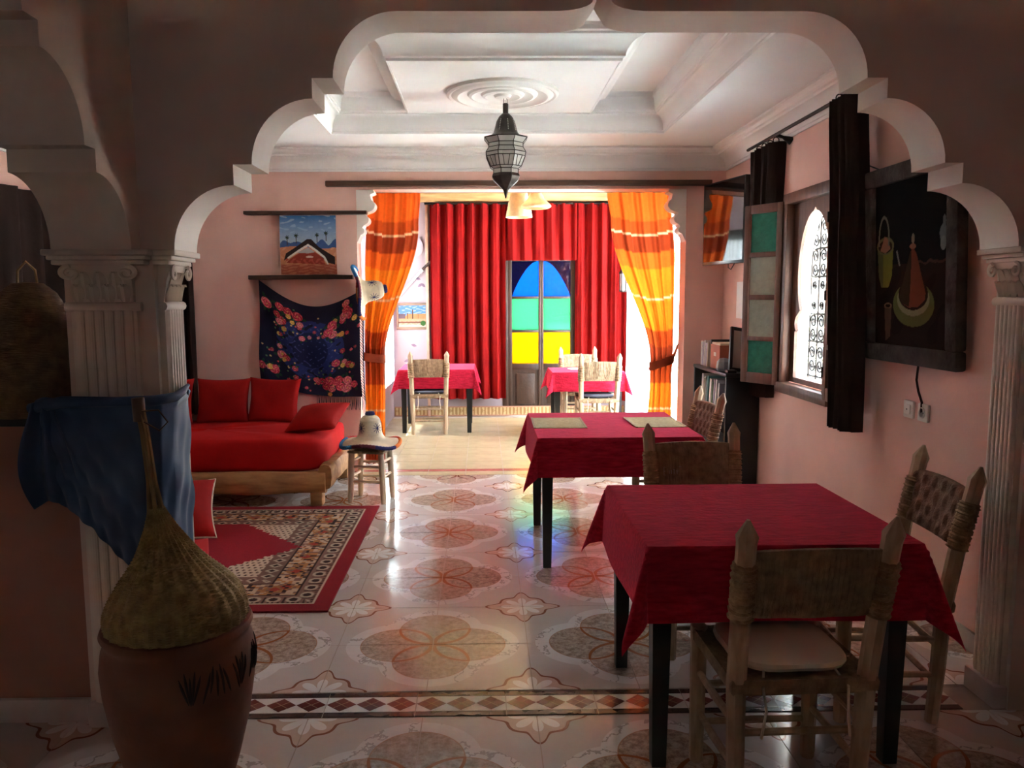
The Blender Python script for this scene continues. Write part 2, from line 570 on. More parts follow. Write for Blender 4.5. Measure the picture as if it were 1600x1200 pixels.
b.box(-.7, -.3, -2.62, -2.45, 0, 1.95); b.box(-.7, -.3, -2.62, -2.45, 2.025, 2.85)  # small high opening, added out of view to give the front room faint fill
struct(b.build('wall_front', PINK), 'pink wall behind the viewer with an added unseen opening for fill light', 'wall')
b = MB(); b.box(LX, 2.1, -2.6, 2.9, 2.85, 2.95)
struct(b.build('ceiling_front', BEIGE), 'plain ceiling of the dark front room', 'ceiling')

# main ceiling: low band, tray, upper ceiling
TX0, TX1, TY0, TY1 = -1.125, 1.375, 3.45, 6.06
b = MB()
ZL = 2.72
b.box(LX, TX0, 2.89, YB, ZL, 3.1); b.box(TX1, XR + .1, 2.89, YB, ZL, 3.1)
b.box(TX0, TX1, 2.89, TY0, ZL, 3.1); b.box(TX0, TX1, TY1 + .0, YB, ZL, 3.1)
b.box(TX0, TX1, TY0, TY1, 2.99, 3.12)
ceiling = b.build('ceiling', CEIL, smooth=0)
struct(ceiling, 'white plaster tray ceiling of the dining room', 'ceiling')


def ring_mold(name, rect, prof, mat, label, cat='moulding', sides='LRFB', parent=None):
    """rect x0,x1,y0,y1; prof: list of (inset, z); a lofted mitred frame"""
    x0, x1, y0, y1 = rect
    b = MB()
    loops = []
    for d, z in prof:
        loops.append([(x0 + d, y0 + d, z), (x1 - d, y0 + d, z), (x1 - d, y1 - d, z), (x0 + d, y1 - d, z)])
    for i in range(4):
        key = 'FRBL'[i]
        if key not in sides: continue
        j = (i + 1) % 4
        v = []
        for L in loops: v += [L[i], L[j]]
        b.add(v, [(2 * k, 2 * k + 1, 2 * k + 3, 2 * k + 2) for k in range(len(prof) - 1)])
    o = b.build(name, mat, parent, smooth=25)
    if label: struct(o, label, cat)
    return o


def cove(d0, z0, d1, z1, n=6, convex=False):
    r = []
    for i in range(n + 1):
        a = PI / 2 * i / n
        if convex: r.append((d0 + (d1 - d0) * math.sin(a), z0 + (z1 - z0) * (1 - math.cos(a))))
        else: r.append((d0 + (d1 - d0) * (1 - math.cos(a)), z0 + (z1 - z0) * math.sin(a)))
    return r


# wall cornice
prof = [(0, 2.545), (.012, 2.545), (.014, 2.562), (.024, 2.566), (.026, 2.58)] + cove(.028, 2.582, .10, 2.655) + [(.112, 2.657), (.114, 2.672), (.13, 2.676)] + cove(.132, 2.678, .155, 2.70, 3) + [(.165, 2.704), (.166, 2.719)]
ring_mold('trim_2', (LX, XR, 2.89, YB), prof, CEIL, 'white stepped plaster cornice where the pink walls meet the ceiling')
# tray mouldings: a lower and an upper run, crowning inwards as they rise
prof = [(-.004, 2.719), (-.004, 2.713), (.006, 2.713), (.008, 2.728), (.016, 2.732), (.017, 2.744)] + cove(.019, 2.746, .074, 2.838) + [(.084, 2.840), (.085, 2.852)]
ring_mold('trim_3', (TX0, TX1, TY0, TY1), prof, CEIL, 'lower plaster moulding edging the recessed ceiling tray')
prof = [(.085, 2.852), (.092, 2.853), (.093, 2.866), (.10, 2.87), (.101, 2.884)] + cove(.102, 2.886, .112, 2.95, 4) + [(.118, 2.954), (.119, 2.991)]
ring_mold('trim_4', (TX0, TX1, TY0, TY1), prof, CEIL, 'upper plaster moulding running inside the ceiling tray')
# dropped centre panel with a flared moulding
PX0, PX1, PY0, PY1, PZ = -.53, .80, 4.70, 6.0, 2.845
b = MB(); b.box(PX0, PX1, PY0, PY1, PZ, 3.0)
panel = b.build('ceiling_panel', CEIL, smooth=0)
struct(panel, 'dropped white ceiling panel carrying the round rosette', 'ceiling panel')
prof = [(0, 0), (.0, -.004), (.012, -.002), (.014, .012), (.024, .016)] + [(.026 + .075 * (1 - math.cos(PI / 2 * i / 7)), .018 + .075 * math.sin(PI / 2 * i / 7)) for i in range(8)] + [(.108, .096), (.110, .108), (.122, .112), (.132, .13), (.135, .147)]
b = MB()
def ploop(d, z):
    return [(PX0 - d, PY1, PZ + z), (PX0 - d, PY0 - d * 1.75, PZ + z), (PX1 + d, PY0 - d * 1.75, PZ + z), (PX1 + d, PY1, PZ + z)]
for i in range(3):
    v = []
    for d, z in prof:
        L = ploop(d, z); v += [L[i], L[i + 1]]
    b.add(v, [(2 * k, 2 * k + 1, 2 * k + 3, 2 * k + 2) for k in range(len(prof) - 1)])
b.build('moulding', CEIL, panel, 25)
b = MB()
rp = [(.375, .0), (.372, -.018), (.355, -.026), (.34, -.02), (.325, -.03), (.30, -.034), (.285, -.022), (.26, -.012), (.235, -.010), (.225, -.022), (.205, -.028), (.19, -.018), (.165, -.010), (.145, -.010), (.135, -.024), (.115, -.03), (.095, -.02), (.06, -.016), (.05, -.032), (.03, -.036), (.001, -.036)]
b.lathe(rp, 48, (.142, 5.40, PZ - .0005))
struct(b.build('ceiling_rosette', ROSET, smooth=30), 'round plaster rosette of concentric rings above the hanging lantern', 'rosette')

# alcove shell
AX0, AX1, AY = -1.13, 1.80, 9.90
b = MB()
b.box(AX0 - .2, .25, AY, AY + .2, 0, 3.0); b.box(1.165, AX1 + .2, AY, AY + .2, 0, 3.0); b.box(.25, 1.165, AY, AY + .2, 2.12, 3.0)
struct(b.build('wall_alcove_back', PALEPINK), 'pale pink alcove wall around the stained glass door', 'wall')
b = MB()
b.box(AX0 - .18, AX0, 6.95, 8.6, 0, 3.0); b.box(AX0 - .18, AX0, 9.62, AY, 0, 3.0)
b.box(AX0 - .18, AX0, 8.6, 9.62, 0, .60); b.box(AX0 - .18, AX0, 8.6, 9.62, 2.2, 3.0)
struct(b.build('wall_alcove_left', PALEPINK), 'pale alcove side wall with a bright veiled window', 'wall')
b = MB()
b.box(AX1, AX1 + .18, 6.95, 7.2, 0, 3.0); b.box(AX1, AX1 + .18, 9.6, AY, 0, 3.0); b.box(AX1, AX1 + .18, 7.2, 9.6, 2.5, 3.0)
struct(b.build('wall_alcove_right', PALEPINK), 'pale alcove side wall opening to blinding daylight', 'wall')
b = MB(); b.box(AX0 - .2, AX1 + .2, 6.9, AY + .2, 2.86, 3.0)
calc = b.build('ceiling_alcove', BEAMW)
struct(calc, 'wooden alcove ceiling on round log rafters', 'ceiling')
for i in range(8):
    y = 7.2 + i * .36
    bb = MB().tube([(AX0, y, 2.82), (AX1, y, 2.82)], .045, 10)
    bb.build('rafter', BEAMW, calc)
b = MB(); b.box(AX0, AX1, AY - .10, AY - .002, 2.66, 2.82, bev=.02)
struct(b.build('trim_5', BEAMW), 'yellowish log beam above the red door curtains', 'beam')
# patterned skirting of the alcove
nx = 300
xs = np.linspace(AX0 + .01, AX1 - .01, nx); zs = np.linspace(0.002, .125, 14)
P = np.zeros((nx, 14, 3)); P[..., 0] = xs[:, None]; P[..., 1] = AY - .012; P[..., 2] = zs[None, :]
k = ((xs[:, None] * 22) % 1)
zz = (zs[None, :] / .125) + 0 * k
pat = (np.abs(k - .5) < .32 - .25 * np.abs(zz - .55)) & (zz > .12) & (zz < .88)
C = np.where(pat[..., None], np.array([.36, .20, .08]), np.array([.62, .44, .22]))
C = np.where((zz > .9)[..., None] | (zz < .1)[..., None], np.array([.50, .24, .16]), C)
struct(colour_grid('baseboard_alcove', P, C, ATTR), 'patterned ochre tile skirting along the alcove wall', 'baseboard')
# header board and lobed corbels of the opening
b = MB(); b.box(-1.30, 1.93, YB - .055, YB - .004, 2.42, 2.466, bev=.006)
struct(b.build('trim_6', RODW), 'long dark wooden board fixed above the alcove opening', 'beam')


def corbel(x, s):
    pr = [(0, 2.398), (.105, 2.398), (.112, 2.375), (.085, 2.36)]
    def lobe(cx, cz, r, a0, a1, n=8):
        for i in range(n + 1):
            a = R_(a0 + (a1 - a0) * i / n)
            pr.append((cx + r * math.cos(a), cz + r * math.sin(a)))
    lobe(.055, 2.27, .058, 50, -70)
    pr.append((.05, 2.205))
    lobe(.03, 2.15, .045, 60, -70)
    lobe(.012, 2.06, .035, 50, -70)
    pr.append((.0, 1.96))
    b = MB(); b.prism([(x + s * p * 1.38, z) for p, z in pr], 'y', YB + .01, 6.91)
    o = b.build('corbel', WHITE, smooth=30)
    return o


struct(corbel(-1.056, 1), 'white scalloped plaster corbel behind the left orange curtain', 'corbel')
struct(corbel(1.731, -1), 'white scalloped plaster corbel beside the corner television', 'corbel')

# ---------------------------------------------------------------- floors and tiles
T = .41
tb = MB()
g = .0018
tb.box(-T / 2 + g, T / 2 - g, -T / 2 + g, T / 2 - g, -.010, 0)
tile_me = tb.mesh('tile', TILE, 0)
X00 = -.225
ROTS = {(-1, -1): 0, (1, -1): 90, (1, 1): 180, (-1, 1): 270}


def lay(floor, i0, i1, j0, j1, ybase):
    for i in range(i0, i1):
        for j in range(j0, j1):
            o = link('tile', tile_me, floor, (X00 + T / 2 + i * T, ybase + T / 2 + j * T, 0))
            o.rotation_euler = (0, 0, R_(ROTS[(-1 if i % 2 == 0 else 1, 1 if j % 2 == 0 else -1)]))


b = MB(); b.box(LX, XR + .1, 2.86, 6.57, -.12, -.0025)
fl = struct(b.build('floor', GROUT), 'glossy floor of marble motif tiles in the dining room', 'floor')
lay(fl, -8, 6, 0, 9, 2.872)
b = MB(); b.box(LX, 2.0, -2.6, 2.69, -.12, -.0025)
fl2 = struct(b.build('floor_front', GROUT), 'shaded marble motif tile floor in front of the arch', 'floor')
lay(fl2, -5, 6, -5, 0, 2.685)
# plain tiles up to the alcove
b = MB(); b.box(AX0 - .2, AX1 + .2, 6.565, AY + .1, -.12, -.0025); b.box(LX, AX0 - .2, 6.57, YB, -.12, -.0025)
fl3 = struct(b.build('floor_alcove', GROUT), 'pale yellow tile floor running into the sunny alcove', 'floor')
TA = .325
tb = MB(); tb.box(-TA / 2 + g, TA / 2 - g, -TA / 2 + g, TA / 2 - g, -.010, 0)
tam = tb.mesh('tile', ALCT, 0)
for i in range(9):
    for j in range(10):
        if 6.81 + TA * (j + 1) < AY + .15:
            link('tile', tam, fl3, (AX0 + TA / 2 + i * TA, 6.80 + TA / 2 + j * TA, 0))
tb = MB(); tb.box(-.16, .16, -.068, .068, -.010, 0); me = tb.mesh('tile', ALCT, 0)
for i in range(9): link('tile', me, fl3, (AX0 + TA / 2 + i * TA, 6.64, 0))
tb = MB(); tb.box(-.16, .16, -.040, .040, -.010, .0005); me = tb.mesh('border_tile', REDL, 0)
for i in range(9): link('border_tile', me, fl3, (AX0 + TA / 2 + i * TA, 6.752, 0))
# diamond border under the arch
b = MB(); b.box(-3.4, 1.95, 2.69, 2.868, -.12, -.003)
fl4 = struct(b.build('floor_border', GROUT), 'band of dark diamond inlays crossing the floor under the arch', 'floor border')
tb = MB(); tb.box(-.165, .165, -.052, .052, -.012, 0); wme = tb.mesh('border_tile', STRIPW, 0)
tb = MB(); tb.box(-.165, .165, -.015, .015, -.012, .0004); dme = tb.mesh('edge_tile', STRIPB, 0)
tb = MB()
q = [(-.0545, 0), (0, -.047), (.0545, 0), (0, .047)]
tb = MB(); tb.prism(q, 'z', -.001, .0007, 0)
tb.prism([(-.0282, .0225), (-.0262, .0240), (.0282, -.0225), (.0262, -.0240)], 'z', -.001, .0011, 1)
tb.prism([(-.0282, -.0225), (-.0262, -.0240), (.0282, .0225), (.0262, .0240)], 'z', -.001, .0011, 1)
pme = tb.mesh('diamond', [STRIPD, STRIPL], 0)
x = -2.42
while x < 1.85:
    link('border_tile', wme, fl4, (x, 2.779, 0))
    link('edge_tile', dme, fl4, (x, 2.709, 0)); link('edge_tile', dme, fl4, (x, 2.849, 0))
    for k in (-1, 0, 1): link('diamond', pme, fl4, (x + k * .1105, 2.779, 0))
    x += .333

# baseboards of the room
b = MB(); b.box(XR - .012, XR, 2.90, 5.75, 0, .085)
struct(b.build('baseboard_right', BASEB), 'stone baseboard below the shuttered window wall', 'baseboard')
b = MB(); b.box(1.945, 1.96, -2.4, 2.66, 0, .085)
struct(b.build('baseboard_front', BASEB), 'stone baseboard running up to the right pilaster', 'baseboard')


# ---------------------------------------------------------------- pilasters (jamb face looks along +x of the local frame)
def make_pilaster():
    r = empty('pilaster')
    w = .15
    n = 6
    pr = [(0, -w / 2), (.022, -w / 2)]
    for k in range(n):
        y0 = -w / 2 + .008 + k * (w - .016) / n; y1 = y0 + (w - .016) / n
        for i in range(1, 6):
            a = PI * i / 6
            pr.append((.022 + .013 * math.sin(a), (y0 + y1) / 2 - (y1 - y0) / 2 * math.cos(a)))
        pr.append((.020, y1))
    pr += [(.022, w / 2), (0, w / 2)]
    MB().prism(pr, 'z', .085, 1.462).build('shaft', STONEW, r, 30)
    MB().box(-.001, .05, -w / 2 - .015, w / 2 + .015, 0, .085, bev=.006).build('base', BASEB, r)
    MB().tube([(.02, -w / 2 - .012, 1.474), (.02, w / 2 + .012, 1.474)], .016, 10).build('astragal', STONEW, r)
    MB().prism([(0, 1.488), (.018, 1.488), (.03, 1.56), (.05, 1.615), (.0, 1.615)], 'y', -w / 2 + .006, w / 2 - .006).build('bell', STONEW, r)
    ab = MB()
    for (d, z0, z1) in ((.055, 1.612, 1.628), (.068, 1.628, 1.642), (.082, 1.642, 1.662)):
        ab.box(0, d, -w / 2 - d * .55, w / 2 + d * .55, z0, z1, bev=.004)
    ab.build('abacus', STONEW, r)

    def leaf(y, z0, h, wd, out):
        P = np.zeros((7, 9, 3))
        for i in range(7):
            u = (i - 3) / 3
            for j in range(9):
                t = j / 8
                ww = wd * (.75 + .5 * math.sin(t * PI)) * (1 - .75 * max(0, t - .7) / .3)
                P[i, j] = (.024 + out * t * t + .010 * math.cos(u * PI * 1.5) * (1 - t * .5) + (.012 * t if t < .85 else .012),
                           y + u * ww, z0 + h * t - (0 if t < .8 else (t - .8) ** 2 * .5))
        MB().grid(P).build('leaf', STONEW, r)
    for k in range(4): leaf(-w / 2 + .022 + k * .0353, 1.49, .07, .015, .012)
    for k in range(3): leaf(-w / 2 + .04 + k * .0353, 1.50, .105, .014, .022)
    for s in (-1, 1):
        pts = []
        for i in range(26):
            a = i / 25 * 2.6 * PI
            rr = .024 * (1 - .75 * i / 25)
            pts.append((.055, s * (w / 2 - .012) + s * rr * math.sin(a) * 1, 1.585 + rr * math.cos(a)))
        MB().tube(pts, [.008 - .004 * i / 25 for i in range(26)], 6).build('volute', STONEW, r)
    return r


pl = make_pilaster()
pl.location = (-1.10, 2.775, 0)
struct(pl, 'white fluted pilaster with leafy capital inside the column jamb', 'pilaster')
p2 = copy_tree(pl); p2.location = (1.895, 2.775, 0); p2.rotation_euler = (0, 0, PI)
struct(p2, 'white fluted pilaster with leafy capital at the right edge', 'pilaster')
p3 = copy_tree(pl); p3.location = (-1.265, 2.68, 0); p3.rotation_euler = (0, 0, -PI / 2); p3.scale = (.8, 1.45, 1)
struct(p3, 'dim broad fluted pilaster on the face of the left column', 'pilaster')

# ---------------------------------------------------------------- window
win = empty('window_1', (XR, 4.97, 0), 0, 'dark wood framed window with keyhole arch and iron grille', 'window', None, 'structure')
fr = MB()
fr.box(-.035, .02, -.39, -.315, .85, 2.17, bev=.006); fr.build('frame_jamb', SHUTW, win)
MB().box(-.035, .02, .315, .39, .85, 2.17, bev=.006).build('frame_jamb', SHUTW, win)
MB().box(-.036, .02, -.39, .39, 2.10, 2.171, bev=.006).build('frame_head', SHUTW, win)
MB().box(-.05, .03, -.41, .41, .845, .915, bev=.008).build('sill', SHUTW, win)


def keyhole():
    p = [(-.26, .955), (.26, .955), (.26, 1.26)]
    for i in range(9):
        a = R_(-60 + 130 * i / 8)
        p.append((.215 + .05 * math.cos(a), 1.315 + .055 * math.sin(a)))
    p.append((.185, 1.40))
    for i in range(20):
        a = R_(-28 + (90 + 28) * i / 20)
        p.append((.235 * math.cos(a), 1.63 + .40 * math.sin(a)))
    p.append((0, 2.05))
    l = [(-x, z) for x, z in p[2:-1]][::-1]
    return p + l


kh = keyhole()
def plate(x0, x1, mat, name):
    """a rectangle with the keyhole cut out, as two halves"""
    b = MB()
    right = [p for p in kh[1:] if p[0] >= 0]
    poly = [(.33, .92), (.26, .92)] + right[0:] + [(0, 2.12), (.33, 2.12)]
    b.prism(poly, 'x', x0, x1)
    b.prism([(-y, z) for y, z in poly], 'x', x0, x1)
    b.box(x0, x1, -.26, .26, .92, .955)
    return b.build(name, mat, win, 30)
plate(.022, .042, SHUTW, 'arch_panel')
plate(.043, .105, WHITE, 'arch_reveal')
gr = empty('grille'); gr.parent = win
def bar(pts, r=.0085, nm='bar'):
    MB().tube(pts, r, 6).build(nm, IRON, gr)
for y in (-.24, -.12, 0, .12, .24): bar([(.118, y, .94), (.118, y, 2.06)])
for z in (.97, 1.2, 1.38, 1.62, 1.80, 2.0): bar([(.118, -.27, z), (.118, .27, z)])
def spiral(cy, cz, s, t, r0=.045):
    pts = []
    for i in range(22):
        a = i / 21 * 3.2 * PI
        rr = r0 * (1 - .8 * i / 21)
        pts.append((.114, cy + s * rr * math.cos(a), cz + t * rr * math.sin(a)))
    bar(pts, .0065, 'scroll')
for z in (1.085, 1.29, 1.71, 1.90):
    for y in (-.18, -.06, .06, .18):
        spiral(y, z + .04, 1, 1); spiral(y, z - .04, -1, -1)
for y in (-.18, -.06, .06, .18):
    spiral(y, 1.43, 1, 1, .03); spiral(y, 1.57, -1, -1, .03)


def make_shutter(name):
    """leaf in the local x-z plane, hinge at x=0, free edge at x=.36"""
    r = empty(name)
    W, Z0, Z1 = .325, .885, 2.125
    for (x0, x1) in ((W - .05, W), (0, .05)): stl = MB().box(x0, x1, -.018, .018, Z0, Z1, bev=.004).build('stile', SHUTW, r)
    hs = [(Z0, Z0 + .075), (1.185, 1.215), (1.47, 1.505), (1.765, 1.80), (Z1 - .06, Z1)]
    for z0, z1 in hs: MB().box(.05, W - .05, -.016, .016, z0, z1, bev=.003).build('rail', SHUTW, r)
    for k in range(4):
        MB().box(.052, W - .052, -.003, .003, hs[k][1] - .002, hs[k + 1][0] + .002).build('pane', (SH_GREEN, SH_CLEAR, SH_CLEAR, SH_GREEN)[k], r)
    for z in (1.05, 1.5, 1.95): MB().tube([(-.006, -.02, z - .03), (-.006, -.02, z + .03)], .007, 8).build('hinge', IRON, stl)
    return r


sh = make_shutter('window_shutter')
sh.location = (2.032, 5.345, 0); sh.rotation_euler = (0, 0, math.atan2(.31, -.18))
tag(sh, 'open wooden shutter with four green and frosted panes beside window', 'shutter', 'window shutters')
s2 = copy_tree(sh); s2.location = (2.02, 4.585, 0); s2.rotation_euler = (0, 0, math.atan2(-.37, -.055))
tag(s2, 'shutter leaf folded back behind the long dark curtain', 'shutter', 'window shutters')

# exterior
b = MB(); b.box(-30, 30, -30, 40, -.4, -.15)
struct(b.build('ground', EARTH), 'sunlit tan ground outside the windows', 'ground')
b = MB(); b.box(2.34, 5.3, 3.2, 7.4, -.149, -.12)  # unseen patch added outside to bounce cool light up onto the ceiling
struct(b.build('reflector', M('bounce_reflector', (.58, .72, .74), .8, .05)), 'added unseen bluish paving right outside the shuttered window', 'reflector')
b = MB(); b.box(5.4, 5.6, 7.6, 20, -.15, 3.4)
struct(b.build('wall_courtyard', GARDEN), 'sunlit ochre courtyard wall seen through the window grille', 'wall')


def shrub(loc, rad, h, label, n=420):
    r = empty('shrub', loc, 0, label, 'shrub')
    b = MB()
    for i in range(n):
        a, t, u = random.random() * 2 * PI, random.random(), random.random() ** .5
        p = Vector((rad * u * math.cos(a) * (1 - .4 * t), rad * u * math.sin(a) * (1 - .4 * t), .2 + t * (h - .2)))
        d = Vector((random.gauss(0, 1), random.gauss(0, 1), random.gauss(0, .8))).normalized()
        e = d.cross(Vector((0, 0, 1))).normalized() * .035
        b.add([p - e, p + d * .06, p + e, p + d * .13 + Vector((0, 0, -.02))], [(0, 1, 3), (1, 2, 3)])
    f = b.build('foliage', LEAF, r, 0); f['kind'] = 'stuff'
    MB().tube([(0, 0, 0), (.02, .01, h * .6)], [.03, .015], 8).build('stem', LOGW, r)


shrub((3.95, 9.0, -.15), .42, 2.3, 'tall leafy green shrub outside the window grille')
shrub((4.75, 11.6, -.15), .6, 1.5, 'low leafy shrub by the courtyard wall')

# ---------------------------------------------------------------- stained glass door
dr = empty('door_1', (.268, 9.92, 0), 0, 'dark double door with blue, green and yellow glass panes', 'door', None, 'structure')
DW = .89
MB().box(-.02, .05, -.03, .06, 0, 2.12, bev=.005).build('door_frame', DOORW, dr)
MB().box(DW - .05, DW + .02, -.03, .06, 0, 2.12, bev=.005).build('door_frame', DOORW, dr)
MB().box(-.02, DW + .02, -.03, .06, 2.06, 2.12, bev=.005).build('door_frame', DOORW, dr)
xL = [(.05, .10, .435, .465), (.465, .495, .835, .86)]
for li, (a0, a1, b0, b1) in enumerate(xL):
    leaf = empty('door_leaf'); leaf.parent = dr
    MB().box(a0, a1, -.02, .025, .015, 2.055, bev=.004).build('stile', DOORW, leaf)
    MB().box(b0, b1, -.02, .025, .015, 2.055, bev=.004).build('stile', DOORW, leaf)
    zz = [(.015, .10), (.585, .66), (1.055, 1.085), (1.475, 1.505), (1.94, 2.055)]
    for z0, z1 in zz: MB().box(a1, b0, -.018, .023, z0, z1, bev=.003).build('rail', DOORW, leaf)
    MB().box(a1, b0, -.004, .010, .10, .585).build('panel', DOORW, leaf)
    MB().box(a1 + .05, b0 - .05, -.014, .0, .15, .535, bev=.006).build('raised_panel', DOORW, leaf)
    for z0, z1, g_ in ((.66, 1.055, GL_YELL), (1.085, 1.475, GL_GREEN)):
        MB().box(a1, b0, 0, .005, z0, z1).build('pane', g_, leaf)
    # top light: pale blue inside a pointed arch, navy outside
    w = b0 - a1
    n = 14
    cur = []
    for i in range(n + 1):
        t = i / n
        u = t ** 1.0 * w
        cur.append((u, 1.505 + (.437) * math.sin(t * PI / 2) ** .9))
    if li == 0:
        cv = [(a1 + u, z) for u, z in cur]
        MB().prism([(b0, 1.505)] + cv[::-1], 'y', 0, .005).build('pane', GL_BLUE, leaf)
        MB().prism([(a1, 1.94)] + cv[::1], 'y', 0, .005).build('pane', GL_NAVY, leaf)
    else:
        cv = [(b0 - u, z) for u, z in cur]
        MB().prism([(a1, 1.505)] + cv[::-1], 'y', 0, .005).build('pane', GL_BLUE, leaf)
        MB().prism([(b0, 1.94)] + cv, 'y', 0, .005).build('pane', GL_NAVY, leaf)
MB().tube([(.482, -.03, .92), (.482, -.05, .95), (.482, -.03, .98)], .006, 6).build('handle', IRON, dr)


# ---------------------------------------------------------------- curtains
def drape(nu, nv, left, right, top, bottom, y, folds, amp, axis='x', phase=0, gather=None, flip=1):
    """left/right: functions of t (0 top, 1 bottom) giving the edges along the wall; returns P"""
    P = np.zeros((nu, nv, 3))
    for j in range(nv):
        t = j / (nv - 1)
        l, r = left(t), right(t)
        z = top + (bottom - top) * t
        k = amp * (gather(t) if gather else 1)
        for i in range(nu):
            s = i / (nu - 1)
            a = l + (r - l) * s
            o = k * math.sin(s * folds * 2 * PI + phase + .5 * math.sin(t * 3 + phase)) + .3 * k * math.sin(s * folds * 4.7 * PI + 1.3 * phase)
            zz = z
            if axis == 'x': P[i, j] = (a, y + o, zz)
            else: P[i, j] = (y + o, a, zz)
    return P


def interp(xs, ys):
    return lambda t: float(np.interp(t, xs, ys))


def smooth_interp(xs, ys):
    def f(t):
        for i in range(len(xs) - 1):
            if t <= xs[i + 1]:
                u = (t - xs[i]) / (xs[i + 1] - xs[i]); u = u * u * (3 - 2 * u)
                return ys[i] + (ys[i + 1] - ys[i]) * u
        return ys[-1]
    return f


# red velvet door curtains
def velvet(x0, x1, z0, folds, ph, label, cat='curtain', amp=.045):
    r = empty('door_curtain', (0, 0, 0), 0, label, cat, 'red velvet door curtains')
    P = drape(int(folds * 16), 14, lambda t: x0, lambda t: x1, 2.63, z0, AY - .125, folds, amp, phase=ph)
    MB().grid(P).build('drape', VELVET, r, 80)
    n = int(folds * 1.6) + 1
    for i in range(n):
        xx = x0 + .04 + (x1 - x0 - .08) * i / max(1, n - 1)
        MB().tube([(xx, AY - .125 + .022 * math.cos(a), 2.615 + .022 * math.sin(a)) for a in [2 * PI * q / 12 for q in range(12)]], .004, 5, closed=True).build('ring', IRON, r)
velvet(-.64, .285, .235, 6.5, .4, 'long red velvet curtain covering the wall left of glass door')
velvet(1.15, 1.775, .20, 4.5, 2.0, 'dark red velvet curtain hanging right of the glass door')
velvet(.275, 1.16, 1.945, 5.5, 1.1, 'short red velvet valance above the glass door', amp=.03)
tag(MB().tube([(-.70, AY - .125, 2.632), (1.79, AY - .125, 2.632)], .012, 8).build('curtain_rod', IRON), 'thin dark rod carrying the red velvet curtains', 'curtain rod')

# orange striped curtains
TIEMAT = M('rust_cotton', (.40, .07, .02), .85, .15, 10, .3, 20, trans=.2)
OR1, OR2, OR3, OR4 = (.84, .135, .014), (.36, .044, .012), (.92, .23, .012), (.56, .074, .012)
BANDS = [(0, OR1), (.085, OR4), (.135, OR2), (.20, OR1), (.26, OR3), (.42, OR3), (.49, OR4), (.55, OR2), (.62, OR4), (.70, OR3), (.88, OR1), (.93, OR2)]
WL = [.135, .37, .80]


def striped(name, left, right, label, tie_t, sash):
    r = empty(name, (0, 0, 0), 0, label, 'curtain', 'orange striped alcove curtains')
    nu, nv = 90, 150
    P = drape(nu, nv, left, right, 2.40, .015, 6.985, 4, .022, phase=.7, gather=lambda t: .75 + .5 * math.exp(-((t - tie_t) / .2) ** 2))
    C = np.zeros((nu, nv, 3))
    for j in range(nv):
        for i in range(nu):
            t = j / (nv - 1); s = i / (nu - 1)
            w = right(t) - left(t)
            tt = t - .02 * math.sin(s * 3) * (1 if t < tie_t else 0)
            c = [c_ for (t0, c_) in BANDS if tt >= t0][-1] if tt > 0 else OR1
            if any(abs(tt - q) < .0035 for q in WL): c = (.85, .55, .32)
            k = 1 - .16 * (math.sin(s * 41) > .6)
            C[i, j] = [v * k for v in c]
    colour_grid('drape', P, C, ATTRCUR, r)
    cx_, rx_, z_, sl_, wx, wz = sash
    G = np.zeros((33, 7, 3))
    for i in range(33):
        a = 2 * PI * i / 32
        for j in range(7):
            v = j / 6
            bul = 1 + .05 * math.sin(PI * v) + .03 * math.sin(v * 9)
            G[i, j] = (cx_ + rx_ * bul * math.cos(a), 6.985 + .052 * bul * math.sin(a), z_ + sl_ * math.cos(a) + (v - .5) * .075)
    MB().grid(G).build('tie_back', TIEMAT, r, 70)
    G = np.zeros((9, 7, 3))
    for i in range(9):
        t = i / 8
        for j in range(7):
            v = j / 6
            G[i, j] = (cx_ + math.copysign(rx_ * .8, wx - cx_) * (1 - t) + wx * t - cx_ * 0 - (cx_ * 0) if t > 0 else cx_ + math.copysign(rx_ * .8, wx - cx_), 6.935 + .012 * t + .006 * math.sin(v * 8), z_ + sl_ * (1 if wx > cx_ else -1) * (1 - t) + (wz - z_) * t + (v - .5) * .075 * (1 - .3 * t))
    for i in range(9):
        t = i / 8
        G[i, :, 0] = (cx_ + math.copysign(rx_ * .8, wx - cx_)) * (1 - t) + wx * t
    MB().grid(G).build('tie_strap', TIEMAT, r, 70)



lc_l = smooth_interp([0, .30, .6, 1], [-1.0, -1.03, -1.05, -1.06])
lc_r = smooth_interp([0, .12, .6, .64, 1], [-.535, -.555, -.872, -.872, -.885])
striped('striped_curtain', lc_l, lc_r, 'orange striped curtain tied back beside the blue shawl', .6,
        (-.965, .10, .97, -.012, -1.09, .99))
rc_l = smooth_interp([0, .10, .62, .68, 1], [1.095, 1.13, 1.50, 1.50, 1.45])
rc_r = smooth_interp([0, .25, .62, .68, 1], [1.655, 1.70, 1.70, 1.69, 1.695])
striped('striped_curtain', rc_l, rc_r, 'orange striped curtain tied back beside the corner television', .64,
        (1.595, .108, .91, .035, 1.76, 1.14))
tag(MB().tube([(-1.12, 6.985, 2.41), (1.79, 6.985, 2.41)], .011, 8).build('curtain_rod', RODW), 'wooden rod holding the orange striped curtains in the opening', 'curtain rod')

# sheers in the alcove windows
P = drape(120, 6, lambda t: 7.22, lambda t: 9.58, 2.50, .02, AX1 - .035, 16, .02, axis='y')
tag(MB().grid(P).build('sheer_curtain', SHEER, None, 80), 'white glowing sheer curtain behind the right orange curtain', 'curtain', 'white sheer curtains')
P = drape(60, 6, lambda t: 8.5, lambda t: 9.62, 2.34, .50, AX0 + .035, 13, .02, axis='y')
tag(MB().grid(P).build('sheer_curtain', VOILE, None, 80), 'bluish white sheer curtain behind the left orange curtain', 'curtain', 'white sheer curtains')


